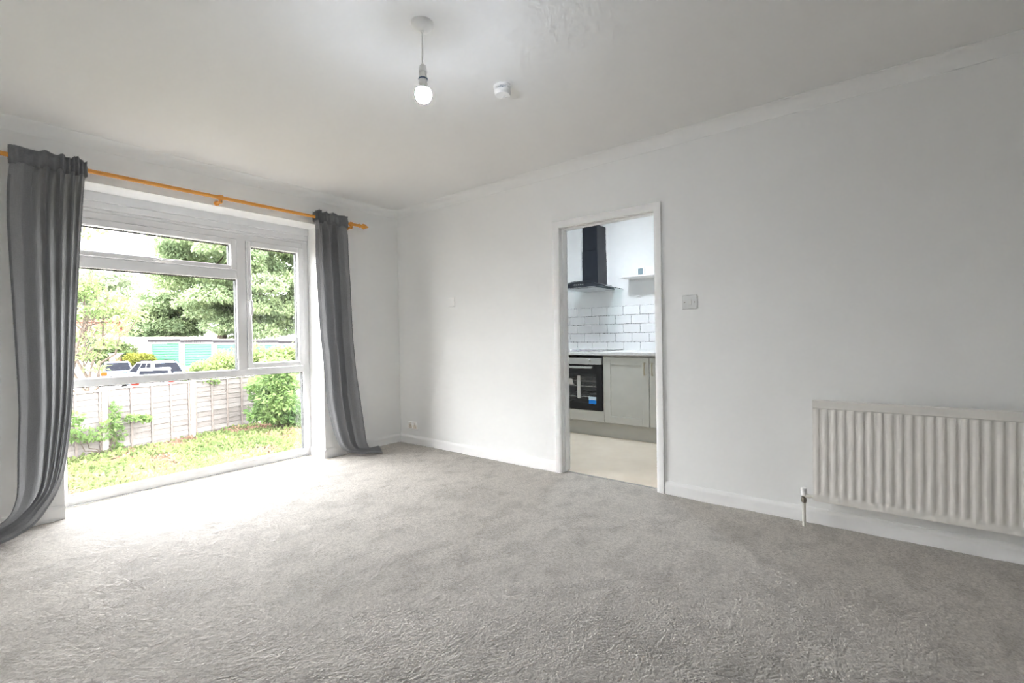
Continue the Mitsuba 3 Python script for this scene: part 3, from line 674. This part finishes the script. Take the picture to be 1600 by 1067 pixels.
# white boxing with a shelf, thermostat, plate
sh = thing('wall_shelf', 'white floating shelf on the kitchen wall right of the hood', 'shelf')
put('board', cbox(1.622, KX - 0.0005, -2.45, -1.640, 1.640, 1.656, 0.002), 'm_gloss_white', sh)
put('cleat', cbox(1.842, KX - 0.0005, -2.40, -1.70, 1.618, 1.640, 0.002), 'm_gloss_white', sh)
solo('wall_hook', cbox(1.835, KX - 0.0005, -1.770, -1.728, 1.452, 1.466, 0.003), 'm_plastic', 'small white clip on the kitchen wall under the floating shelf', 'clip')
th = thing('thermostat', 'small square thermostat with a grey blue screen above the floating shelf', 'thermostat')
put('case', cbox(KX - 0.018, KX - 0.0005, -1.828, -1.742, 1.672, 1.766, 0.003), 'm_plastic', th)
put('screen', cbox(KX - 0.0192, KX - 0.0178, -1.813, -1.757, 1.687, 1.752, 0.0005), 'm_screen', th, label='grey blue screen')
sp = thing('wall_plate', 'white wall plate beside the thermostat, close to the door frame', 'wall plate')
put('plate', cbox(KX - 0.010, KX - 0.0005, -1.992, -1.848, 1.664, 1.772, 0.003), 'm_plastic', sp)
put('cover', cbox(KX - 0.0125, KX - 0.010, -1.975, -1.865, 1.680, 1.756, 0.001), 'm_plastic', sp)

# ------------------------------------------------------------------ outdoors
DX, DYv = np.array([0.784, 0.620]), np.array([0.620, -0.784])     # away from the house along the drive, and across it


def ground_z(x, y):
    s = (x + 2.978) * 0.784 + (y + 3.81) * 0.620
    t = np.clip((s - 13.5) / 5.0, 0, 1)
    q = np.clip((s - 29.0) / 9.0, 0, 1)
    return -1.4 - 0.2 * t * t * (3 - 2 * t) + 0.62 * q * q * (3 - 2 * q)


FD = np.array([0.9652, 0.2614])
FP0 = np.array([-0.613, 9.255])
sg = np.unique(np.concatenate([np.linspace(-60, -8, 14), np.linspace(-8, 14, 90), np.linspace(14, 90, 30)]))
tg = np.unique(np.concatenate([np.linspace(0.0, 9.0, 80)]))
# garden bed between house and fence: coordinates along and across the fence
U_, V_ = np.meshgrid(np.linspace(-9, 11, 120), np.linspace(-10.5, 0.35, 70))
GXY = FP0 + U_[..., None] * FD + V_[..., None] * np.array([-FD[1], FD[0]])
GXY[..., 1] = np.maximum(GXY[..., 1], 0.33)
gz = ground_z(GXY[..., 0], GXY[..., 1]) + 0.08 * (meshkit.fbm(np.concatenate([GXY * 1.3, 0 * GXY[..., :1]], -1), 3) - 0.5)
struct('garden_bed', grid_mesh(np.concatenate([GXY, gz[..., None]], -1)), 'm_soil', 'earth of the garden bed outside the window', smooth=True)
U_, V_ = np.meshgrid(np.linspace(-70, 90, 80), np.concatenate([np.linspace(0.3, 50, 60), np.linspace(55, 130, 10)]))
GXY = FP0 + U_[..., None] * FD + V_[..., None] * np.array([-FD[1], FD[0]])
struct('car_park', grid_mesh(np.concatenate([GXY, ground_z(GXY[..., 0], GXY[..., 1])[..., None]], -1)), 'm_asphalt', 'pale tarmac of the car park beyond the fence', smooth=True)


def leaves(P, N, size, rs, aspect=0.55, droop=0.0):
    """Folded leaf blades at the points P; N a rough outward direction of each."""
    n = len(P)
    d = rs.normal(size=(n, 3)) + 0.8 * N
    d[:, 2] -= droop
    d /= np.linalg.norm(d, axis=1, keepdims=True)
    up = rs.normal(size=(n, 3)) * 0.5 + np.array([0, 0, 1.0])
    sd = np.cross(d, up)
    sd /= np.linalg.norm(sd, axis=1, keepdims=True) + 1e-9
    nn = np.cross(sd, d)
    L = size * (0.6 + 0.8 * rs.random(n))[:, None]
    W = L * aspect * 0.5
    a, b = P, P + d * L
    m = P + d * L * 0.5
    l, r = m + sd * W + nn * W * 0.35, m - sd * W + nn * W * 0.35
    v = np.stack([a, r, b, l], 1).reshape(-1, 3)
    i = np.arange(n)[:, None] * 4
    f = np.vstack([i + [0, 1, 2], i + [0, 2, 3]])
    return trimesh.Trimesh(v, f, process=False)


def clump_points(centers, radii, count, rs, shell=0.75, low=-0.5):
    k = rs.integers(0, len(centers), count)
    d = rs.normal(size=(count, 3))
    d /= np.linalg.norm(d, axis=1, keepdims=True)
    d[:, 2] = np.maximum(d[:, 2], low + 0.3 * rs.random(count))
    r = shell + (1 - shell) * rs.random(count) ** 0.5
    r = np.where(rs.random(count) < 0.25, r * rs.random(count) ** 0.4, r)
    return centers[k] + radii[k] * d * r[:, None], d


def limb(p0, p1, r0, r1, rs, wob=0.05, n=7):
    t = np.linspace(0, 1, n)[:, None]
    p = np.asarray(p0) * (1 - t) + np.asarray(p1) * t
    w = rs.normal(size=(n, 3)) * wob * np.linalg.norm(np.asarray(p1) - p0) * np.sin(np.pi * t)
    return tube(p + w, (r0 * (1 - t) + r1 * t).ravel(), 8)


# fence: posts, panels of lapped slats with battens
PL = 1.83


def fence_pt(u, w=0.0):
    q = FP0 + u * FD + w * np.array([FD[1], -FD[0]])
    return q


def fence_box(u0, u1, w0, w1, z0, z1):
    c = [(*(fence_pt(u, w)), z) for u in (u0, u1) for w in (w0, w1) for z in (z0, z1)]
    return hull(c)


for i in range(-2, 5):
    u0, u1 = i * PL + 0.06, (i + 1) * PL - 0.06
    drop = {-2: -0.02, -1: -0.03, 0: 0.0, 1: 0.0, 2: -0.02, 3: -0.03, 4: -0.03}[i]
    zt = 0.075 + drop
    names = {-2: 'far left', -1: 'weathered lap fence panel left of the first concrete post, partly behind the curtain', 0: 'pale lap fence panel between the first two posts seen from the left',
             1: 'pale lap fence panel between the second and third post seen from the left', 2: 'lap fence panel behind the big garden bush', 3: 'lap fence panel right of the big garden bush', 4: 'lap'}
    if i in (-2, 4):
        continue
    fp = thing('garden_fence', names[i], 'fence', 'lap fence panels at the end of the garden')
    ns = 11
    hgt = (zt - 0.04 - (-1.37)) / ns
    for k in range(ns):
        za = -1.37 + k * hgt
        j = rng.random(4) * 0.006
        m = hull([(*fence_pt(u0, 0.012 + j[0]), za - 0.012 + j[2]), (*fence_pt(u0, 0.020 + j[0]), za - 0.012 + j[2]), (*fence_pt(u1, 0.012 + j[1]), za - 0.012 + j[3]), (*fence_pt(u1, 0.020 + j[1]), za - 0.012 + j[3]),
                  (*fence_pt(u0, 0.001), za + hgt), (*fence_pt(u0, 0.006), za + hgt), (*fence_pt(u1, 0.001), za + hgt), (*fence_pt(u1, 0.006), za + hgt)])
        put('slat', m, f'm_slat_{rng.integers(0, 3)}', fp)
    for q in np.linspace(0, 1, 5):
        u = u0 + 0.022 + q * (u1 - u0 - 0.044)
        put('batten', fence_box(u - 0.02, u + 0.02, 0.024, 0.042, -1.39, zt - 0.01), 'm_batten', fp)
    put('capping', fence_box(u0, u1, -0.02, 0.046, zt - 0.03, zt), 'm_post', fp)
for i, nm in ((-1, 'behind the left curtain'), (0, ''), (1, ''), (2, ''), (3, '')):
    lab = {-1: 'concrete fence post hidden by the left curtain', 0: 'concrete fence post with a climbing plant, leftmost in view', 1: 'concrete fence post in the middle of the pale fence', 2: 'concrete fence post beside the big garden bush', 3: 'concrete fence post behind the right window frame'}[i]
    solo('fence_post', fence_box(i * PL - 0.05, i * PL + 0.05, -0.05, 0.06, -1.6, 0.10), 'm_post', lab, 'fence post', 'concrete fence posts')

# ground cover in front of the fence: countless small leaves
rs = np.random.default_rng(21)
n = 52000
u = rs.uniform(-2.2, 5.5, n)
v = -7.0 * rs.random(n) ** 1.25
xy = FP0 + u[:, None] * FD + v[:, None] * np.array([-FD[1], FD[0]])
ok = (xy[:, 1] > 0.6)
xy = xy[ok]
dens = meshkit.fbm(np.c_[xy * 1.1, 0 * xy[:, :1]], 3, seed=4)
hgt = 0.03 + 0.22 * np.clip(dens - 0.3, 0, 1) * rs.random(len(xy))
P = np.c_[xy, ground_z(xy[:, 0], xy[:, 1]) + hgt]
brown = (meshkit.fbm(np.c_[xy * 1.9, 0 * xy[:, :1]], 3, seed=14) + 0.25 * rs.random(len(xy))) > 0.74
N = np.tile([0, 0, 0.3], (len(P), 1))
key = solo('ground_cover', leaves(P[~brown], N[~brown], 0.085, rs, 0.6), 'm_leaf_cover', 'low yellow green leafy plants covering the garden bed', 'ground cover')
labels[key]['kind'] = 'stuff'
key = solo('dead_leaves', leaves(P[brown] - [0, 0, 0.02], N[brown] * 0, 0.085, rs, 0.55), 'm_leaf_brown', 'patches of brown dry leaves among the ground cover', 'dead leaves')
labels[key]['kind'] = 'stuff'


def bush(name, label, cat, base, centers, radii, count, size, m, rs, stems=7, aspect=0.55, bark='m_bark', droop=0.2, group=None):
    k = thing(name, label, cat, group)
    c, r = np.asarray(centers, float), np.asarray(radii, float)
    P, N = clump_points(c, r, count, rs)
    put('foliage', leaves(P, N, size, rs, aspect, droop), m, k)
    st = [limb(base + np.array([rs.normal() * 0.06, rs.normal() * 0.06, -0.05]), c[j % len(c)] + rs.normal(size=3) * 0.1 * r[j % len(c)], 0.008 + 0.02 * r[0, 0], 0.003 + 0.004 * r[0, 0], rs) for j in range(stems)]
    put('stems', join(st), bark, k)
    return k


def blob(center, R, n, rs, r0=0.4, flat=0.7):
    d = rs.normal(size=(n, 3))
    d /= np.linalg.norm(d, axis=1, keepdims=True)
    c = np.asarray(center) + d * np.asarray(R) * (0.35 + 0.45 * rs.random((n, 1)))
    rr = np.asarray(R).mean() * r0 * (0.7 + 0.6 * rs.random((n, 1))) * np.array([[1, 1, flat]])
    return c, rr


rs = np.random.default_rng(5)
c, r = blob((3.02, 9.0, -0.50), (0.75, 0.65, 1.05), 26, rs)
bush('shrub', 'large bright green shrub growing in the garden bed in front of the fence', 'shrub', np.array([3.0, 9.0, -1.4]), c, r, 9000, 0.135, 'm_leaf_bush', rs, 9)
c, r = blob((4.15, 11.7, 0.08), (1.25, 0.8, 1.1), 28, rs)
bush('shrub', 'pale leafy shrub with upright shoots behind the fence, seen through the opening window', 'shrub', np.array([4.1, 11.7, -1.4]), c, r, 8000, 0.14, 'm_leaf_laurel', rs, 9)
c, r = blob((3.75, 15.1, -0.15), (1.2, 1.1, 1.05), 32, rs)
bush('shrub', 'rounded light green shrub behind the fence, in front of the garage doors', 'shrub', np.array([3.75, 15.1, -1.5]), c, r, 12000, 0.12, 'm_leaf_laurel', rs, 9)
# climbing plant at the left of the fence
c = np.array([[-1.02, 8.85, -0.82], [-0.80, 8.95, -0.90], [-1.25, 8.80, -0.70], [-0.55, 9.05, -0.72], [-0.46, 9.14, -0.50], [-0.40, 9.14, -0.95], [-0.15, 9.15, -0.62], [0.1, 9.22, -0.68], [-1.15, 8.8, -0.45], [-0.44, 9.14, -1.25]])
r = np.array([[.26, .18, .16], [.22, .16, .13], [.2, .15, .15], [.14, .1, .14], [.08, .06, .26], [.1, .06, .2], [.13, .06, .06], [.1, .05, .04], [.16, .1, .1], [.1, .08, .12]])
bush('climbing_plant', 'straggly green plant growing up the fence beside the left post', 'climbing plant', np.array([-0.62, 9.0, -1.4]), c, r, 1100, 0.085, 'm_leaf_bush', rs, 6)
# small sprig over the fence top
c = np.array([[1.62, 9.86, 0.02], [1.50, 9.84, 0.05], [1.75, 9.9, 0.03]])
bush('ivy_sprig', 'small ivy sprig hanging over the fence top', 'ivy', np.array([1.62, 9.90, 0.03]), c, np.full((3, 3), 0.10), 120, 0.09, 'm_leaf_bush', rs, 3)

# hedge, garden bushes and pier by the garages
c, r = blob((7.05, 48.0, 0.2), (1.3, 1.2, 1.35), 26, rs, 0.5)
bush('hedge', 'dark green rounded hedge left of the white garage wall', 'hedge', np.array([7.05, 48.0, -1.0]), c, r, 9000, 0.26, 'm_leaf_hedge', rs, 5)
c, r = blob((7.95, 43.7, -0.35), (1.0, 0.8, 0.6), 14, rs, 0.5)
bush('shrub', 'low golden green shrub in front of the white garage wall', 'shrub', np.array([7.95, 43.7, -1.0]), c, r, 4500, 0.2, 'm_leaf_gold', rs, 5)
c, r = blob((7.15, 45.0, -0.15), (0.8, 0.6, 0.55), 10, rs, 0.5)
bush('shrub', 'small dull green shrub beside the pinkish brick pier', 'shrub', np.array([7.15, 45.0, -1.0]), c, r, 3000, 0.2, 'm_leaf_hedge', rs, 5)


def local(x, y, ang):
    """Matrix of a thing standing at x, y on the ground, its +x axis turned by ang."""
    m = trimesh.transformations.rotation_matrix(ang, (0, 0, 1))
    m[:3, 3] = (x, y, float(ground_z(np.array(x), np.array(y))))
    return m


def moved(m, M):
    m = m.copy()
    m.apply_transform(M)
    return m


ALONG = math.atan2(-0.784, 0.620)
M = local(6.75, 44.9, ALONG)
pier = thing('brick_pier', 'short pinkish brick pier beside the hedge and parked cars', 'pier')
put('body', moved(box(-0.45, 0.45, -0.25, 0.25, -0.2, 1.15), M), 'm_brick', pier)
put('cap', moved(cbox(-0.5, 0.5, -0.3, 0.3, 1.15, 1.23, 0.02), M), 'm_render_white', pier)

# garages: five units in a stepped row; local x along the row, y away from the drive
for i in range(5):
    q = np.array([9.0, 45.5]) + DYv * 2.81 * (i + 0.5)
    M = trimesh.transformations.rotation_matrix(ALONG, (0, 0, 1))
    M[:3, 3] = (*q, -0.98 - 0.075 * i)
    lab = ['flat roofed garage with a mint green door, leftmost of the row', 'second garage from the left with a mint green door, partly behind a shrub', 'third garage from the left, mostly behind the shrubs', 'fourth garage from the left, behind the shrubs',
           'rightmost garage of the row at the edge of the right window pane'][i]
    g = thing('garage', lab, 'garage', 'mint doored garages')
    w = 1.405
    put('walls', moved(join(box(-w, w, 4.8, 5.0, -0.3, 2.2), box(-w, -w + 0.1, 0.12, 4.8, -0.3, 2.2), box(w - 0.1, w, 0.12, 4.8, -0.3, 2.2)), M), 'm_render_white', g)
    put('pier', moved(box(-w, -w + 0.16, -0.02, 0.12, -0.3, 2.0), M), 'm_brick', g)
    put('pier', moved(box(w - 0.16, w, -0.02, 0.12, -0.3, 2.0), M), 'm_brick', g)
    put('lintel', moved(box(-w, w, 0.0, 0.12, 2.0, 2.12), M), 'm_render_white', g)
    put('door_frame', moved(join(box(-w + 0.16, -w + 0.24, 0.01, 0.1, -0.05, 2.0), box(w - 0.24, w - 0.16, 0.01, 0.1, -0.05, 2.0), box(-w + 0.24, w - 0.24, 0.01, 0.1, 1.93, 2.0)), M), 'm_render_white', g)
    put('fascia', moved(box(-w, w, -0.14, 0.0, 2.10, 2.30), M), 'm_fascia', g)
    put('roof', moved(box(-w - 0.01, w + 0.01, -0.16, 5.1, 2.30, 2.35), M), 'm_flat_roof', g)
    zz_, xx_ = np.linspace(-0.02, 1.93, 37), (-w + 0.24, w - 0.24)
    prof_ = [(z, 0.05 if k % 4 < 2 else 0.07) for k, z in enumerate(zz_)]
    dm = grid_mesh(np.array([[(x, y, z) for x in xx_] for z, y in prof_]))
    d_ = put('door', moved(dm, M), 'm_mint', g, label='ribbed mint green up and over door')
    put('handle', moved(box(-0.06, 0.06, 0.02, 0.05, 0.85, 0.9), M), 'm_chrome', d_)
M = local(8.05, 49.5, ALONG)
ob = thing('outbuilding', 'white rendered flat roofed outbuilding left of the garages', 'outbuilding')
put('walls', moved(box(-0.6, 3.8, 0, 4, -0.3, 2.45), M), 'm_render_white', ob)
put('roof', moved(box(-0.75, 3.9, -0.2, 4.2, 2.45, 2.58), M), 'm_flat_roof', ob)

# brick house behind the young tree
M = local(8.5, 73.5, ALONG)
hs = thing('brick_house', 'red brick house behind the young tree on the left', 'house')
put('walls', moved(box(-8, 5.0, 0, 8, -0.5, 4.7), M), 'm_brick', hs)
rf = put('roof', moved(hull([(x, y, z) for x, y, z in ((-8.3, -0.3, 4.7), (5.3, -0.3, 4.7), (-8.3, 8.3, 4.7), (5.3, 8.3, 4.7), (-6, 4, 5.3), (3, 4, 5.3))]), M), 'm_roof_tile', hs)
put('chimney', moved(box(4.3, 5.55, 0.4, 1.6, 4.0, 5.55), M), 'm_brick', rf)
for x in (-5.5, -1.5, 2.0):
    wd = put('window', moved(box(x - 0.8, x + 0.8, -0.04, 0.05, 1.6, 2.9), M), 'm_upvc', hs)
    put('pane', moved(join(box(x - 0.72, x - 0.03, -0.05, 0.0, 1.68, 2.82), box(x + 0.03, x + 0.72, -0.05, 0.0, 1.68, 2.82)), M), 'm_car_glass', wd)


def car(label, x, y, ang, paint, L, W, H, tail, rails=False):
    k = thing('car', label, 'car')
    M = local(x, y, ang)
    hl, hw, hs_ = L / 2, W / 2, H * 0.60
    body = hull([(sx, sy * hw * f, z) for sx, f, z in ((-hl, 0.86, 0.45), (-hl, 0.88, 0.62), (-hl + 0.1, 0.92, hs_), (-hl + 0.25, 1.0, 0.32), (hl - 0.25, 1.0, 0.3), (hl, 0.75, 0.4), (hl - 0.03, 0.75, 0.58), (hl - 0.35, 0.85, hs_ - 0.12), (hl - 1.2, 0.94, hs_ + 0.02), (0, 1.0, 0.72), (-hl + 0.5, 1.0, 0.72), (hl - 0.8, 1.0, 0.65)) for sy in (-1, 1)])
    put('body', moved(body, M), paint, k, smooth=35)
    bot = [(-hl + 0.12, 0.90, hs_ - 0.02), (hl - 1.25, 0.90, hs_ - 0.02)]
    top = [(-hl + 0.55, 0.70, H - 0.05), (-hl + 0.75, 0.66, H), (hl - 2.2, 0.66, H), (hl - 2.05, 0.69, H - 0.05)]
    cabin = hull([(a, s * hw * f, z) for a, f, z in bot + top for s in (-1, 1)])
    cb = put('cabin', moved(cabin, M), paint, k, smooth=30)

    def quad(pts, off):
        P = np.array(pts)
        n_ = np.cross(P[1] - P[0], P[2] - P[0])
        n_ /= np.linalg.norm(n_)
        c_ = P.mean(0)
        if np.dot(n_, c_ - np.array([-0.3, 0, hs_ + 0.2])) < 0:
            n_ = -n_
        Q = c_ + (P - c_) * np.array([1, 1, 1])
        return hull(np.vstack([Q + n_ * off, Q - n_ * 0.03]))

    zb, zt = hs_ + 0.05, H - 0.09
    lerp = lambda a, b, t: a + (b - a) * t
    tb, tt = (zb - (hs_ - 0.02)) / (H - 0.05 - hs_ + 0.02), (zt - (hs_ - 0.02)) / (H - 0.05 - hs_ + 0.02)
    xr = lambda t: lerp(-hl + 0.12, -hl + 0.55, t)
    xfr = lambda t: lerp(hl - 1.25, hl - 2.05, t)
    yw = lambda t: hw * lerp(0.90, 0.70, t)
    put('rear_window', moved(quad([(xr(tb), -yw(tb) + 0.12, zb), (xr(tb), yw(tb) - 0.12, zb), (xr(tt), yw(tt) - 0.1, zt), (xr(tt), -yw(tt) + 0.1, zt)], 0.008), M), 'm_car_glass', k)
    put('windscreen', moved(quad([(xfr(tb), -yw(tb) + 0.1, zb), (xfr(tb), yw(tb) - 0.1, zb), (xfr(tt), yw(tt) - 0.08, zt), (xfr(tt), -yw(tt) + 0.08, zt)], 0.008), M), 'm_car_glass', k)
    for s in (-1, 1):
        for a, b in ((0.08, 0.30), (0.34, 0.60), (0.64, 0.93)):
            g0, g1 = lerp(xr(tb), xfr(tb), a), lerp(xr(tb), xfr(tb), b)
            h0, h1 = lerp(xr(tt), xfr(tt), a + 0.02), lerp(xr(tt), xfr(tt), b - 0.02)
            put('side_window', moved(quad([(g0, s * yw(tb), zb), (g1, s * yw(tb), zb), (h1, s * yw(tt), zt), (h0, s * yw(tt), zt)], 0.008), M), 'm_car_glass', k)
        put('tail_light', moved(cbox(-hl - 0.005, -hl + 0.2, s * hw * 0.62, s * hw * 0.93, 0.62, hs_ - 0.03, 0.03), M), tail, k, label='red tail light')
        put('mirror', moved(cbox(hl - 1.45, hl - 1.3, s * hw * 0.95, s * (hw + 0.14), hs_ - 0.02, hs_ + 0.12, 0.03), M), paint, k)
        if rails:
            put('roof_rail', moved(tube([(-hl + 0.7, s * hw * 0.62, H - 0.01), (-hl + 0.8, s * hw * 0.62, H + 0.05), (hl - 2.4, s * hw * 0.62, H + 0.05), (hl - 2.25, s * hw * 0.62, H - 0.01)], 0.02, 8), M), 'm_fascia', k)
        for wx in (-hl + 0.75, hl - 0.8):
            w_ = lathe([(0, -0.1), (0.29, -0.1), (0.31, -0.08), (0.31, 0.08), (0.29, 0.1), (0, 0.1)], (wx, s * (hw - 0.09), 0.31), 'y', 24)
            wk = put('wheel', moved(w_, M), 'm_tyre', k, smooth=30)
            put('hub', moved(lathe([(0, -0.107), (0.2, -0.107), (0.2, 0.107), (0, 0.107)], (wx, s * (hw - 0.09), 0.31), 'y', 20), M), 'm_chrome', wk, smooth=30)
    put('number_plate', moved(box(-hl - 0.012, -hl + 0.02, -0.26, 0.26, 0.5, 0.6), M), 'm_cream_plastic', k)
    return k


away = lambda x, y: math.atan2(y + 3.81, x + 2.978)
car('dark navy car with a red orange tail light, leftmost of the parked cars', 4.76, 35.3, away(4.76, 35.3) + 0.05, 'm_car_navy', 4.0, 1.72, 1.46, 'm_tail_orange')
car('light blue car with roof rails parked between the other two cars', 5.05, 29.0, away(5.05, 29.0) + 0.42, 'm_car_blue', 4.3, 1.80, 1.60, 'm_tail_red', True)
car('silver car nearest to the fence, only its roof in view', 4.15, 24.4, away(4.15, 24.4) - 0.05, 'm_car_silver', 4.1, 1.72, 1.42, 'm_tail_red')


def tree(label, base, trunk_top, tr, centers, radii, count, size, m, bark, rs, name='tree', nl=14, stems=None, shell=0.7, low=-0.35, droop=0.5):
    k = thing(name, label, 'tree')
    c, r = np.asarray(centers, float), np.asarray(radii, float)
    P, N = clump_points(c, r, count, rs, shell, low)
    put('foliage', leaves(P, N, size, rs, 0.55, droop), m, k)
    ms = stems(rs) if stems else [limb(np.array(base) - [0, 0, 0.4], trunk_top, tr, tr * 0.55, rs, 0.03)]
    put('trunk', join(ms), bark, k, smooth=True)
    idx = rs.choice(len(c), min(nl, len(c)), replace=False)
    for j in idx:
        t = rs.uniform(0.5, 1.0)
        p0 = np.array(base) * (1 - t) + np.array(trunk_top) * t
        put('branch', limb(p0, c[j], tr * 0.32, tr * 0.06, rs, 0.05), bark, k, smooth=True)
    return k


def crown(center, R, n, rs, br, flat, zmin=None):
    """Boughs: flattened clumps on and inside an ellipsoid, outer ones hanging lower."""
    d = rs.normal(size=(n, 3))
    d /= np.linalg.norm(d, axis=1, keepdims=True)
    f = 0.45 + 0.5 * rs.random((n, 1)) ** 0.6
    c = np.asarray(center) + d * np.asarray(R) * f
    if zmin is not None:
        low = c[:, 2] < zmin
        c[low, 2] = zmin + rs.random(low.sum()) * 2
    rr = br * (0.65 + 0.7 * rs.random((n, 1))) * np.array([[1, 1, flat]])
    return c, rr


rs = np.random.default_rng(40)
c, r = crown((20.6, 51.6, 9.2), (9.6, 9.6, 9.2), 210, rs, 1.75, 0.55, 1.6)
tree('very large leafy green tree behind the garages', (17.5, 53.6, -1.0), (18.3, 53.2, 9.0), 0.55, c, r, 130000, 0.36, 'm_leaf_big', 'm_bark', rs, nl=30)
c, r = crown((14.6, 60.5, 3.6), (3.4, 3.4, 3.6), 70, rs, 1.3, 0.6, 0.8)
tree('blue green leafy tree at the left foot of the largest tree', (14.6, 60.5, -1.0), (14.6, 60.5, 4.0), 0.3, c, r, 26000, 0.42, 'm_leaf_big', 'm_bark', rs, nl=12)
c, r = crown((32.0, 49.0, 9.0), (8.0, 8.0, 9.0), 100, rs, 1.7, 0.55, 2.0)
tree('dense green tree right of the largest tree, seen through the opening window', (32.0, 49.0, -1.0), (32.0, 49.0, 8.0), 0.4, c, r, 42000, 0.45, 'm_leaf_big', 'm_bark', rs, nl=12)
c, r = crown((11.0, 88.0, 8.6), (8.0, 5.0, 6.4), 90, rs, 1.6, 0.55, 3.0)
tree('pale hazy tree far behind the brick house', (9.0, 88.0, -1.0), (9.0, 88.0, 7.0), 0.35, c, r, 20000, 0.5, 'm_leaf_far', 'm_bark_light', rs, nl=16)
c, r = crown((1.0, 84.0, 7.5), (5.0, 5.0, 5.4), 50, rs, 1.5, 0.5, 3.0)
tree('pale distant tree left of the hazy tree', (1.0, 84.0, -1.0), (1.0, 84.0, 6.0), 0.3, c, r, 9000, 0.5, 'm_leaf_far', 'm_bark_light', rs, nl=12)

# young multi-stemmed tree
B0 = np.array([0.15, 16.3, -1.6])
tips = [np.array([-0.55, 16.9, 2.0]), np.array([0.25, 16.3, 3.0]), np.array([1.35, 15.2, 1.9]), np.array([0.75, 15.8, 2.6]), np.array([-0.2, 16.5, 3.4])]


def young(rs):
    out = [limb(B0 - [0, 0, 0.2], B0 + [0.02, 0, 0.75], 0.085, 0.07, rs, 0.02)]
    for t in tips:
        out.append(limb(B0 + [0.02, 0, 0.55], t, 0.055, 0.012, rs, 0.035, 9))
    return out


c, r = crown((0.35, 16.2, 1.75), (1.15, 1.0, 1.6), 44, rs, 0.42, 0.5)
c2 = np.array([t + rs.normal(size=3) * 0.15 for t in tips for _ in range(2)] + [[0.25, 16.2, 4.6], [0.6, 15.9, 4.75], [-0.1, 16.5, 4.5], [0.15, 16.3, 3.9]])
c, r = np.vstack([c, c2]), np.vstack([r, np.full((len(c2), 3), 0.32)])
tree('young tree with several thin stems and sparse yellow green leaves beyond the fence', B0, B0 + [0.1, 0, 3.6], 0.06, c, r, 2700, 0.15, 'm_leaf_young', 'm_bark_light', rs, nl=18, stems=young, shell=0.2)
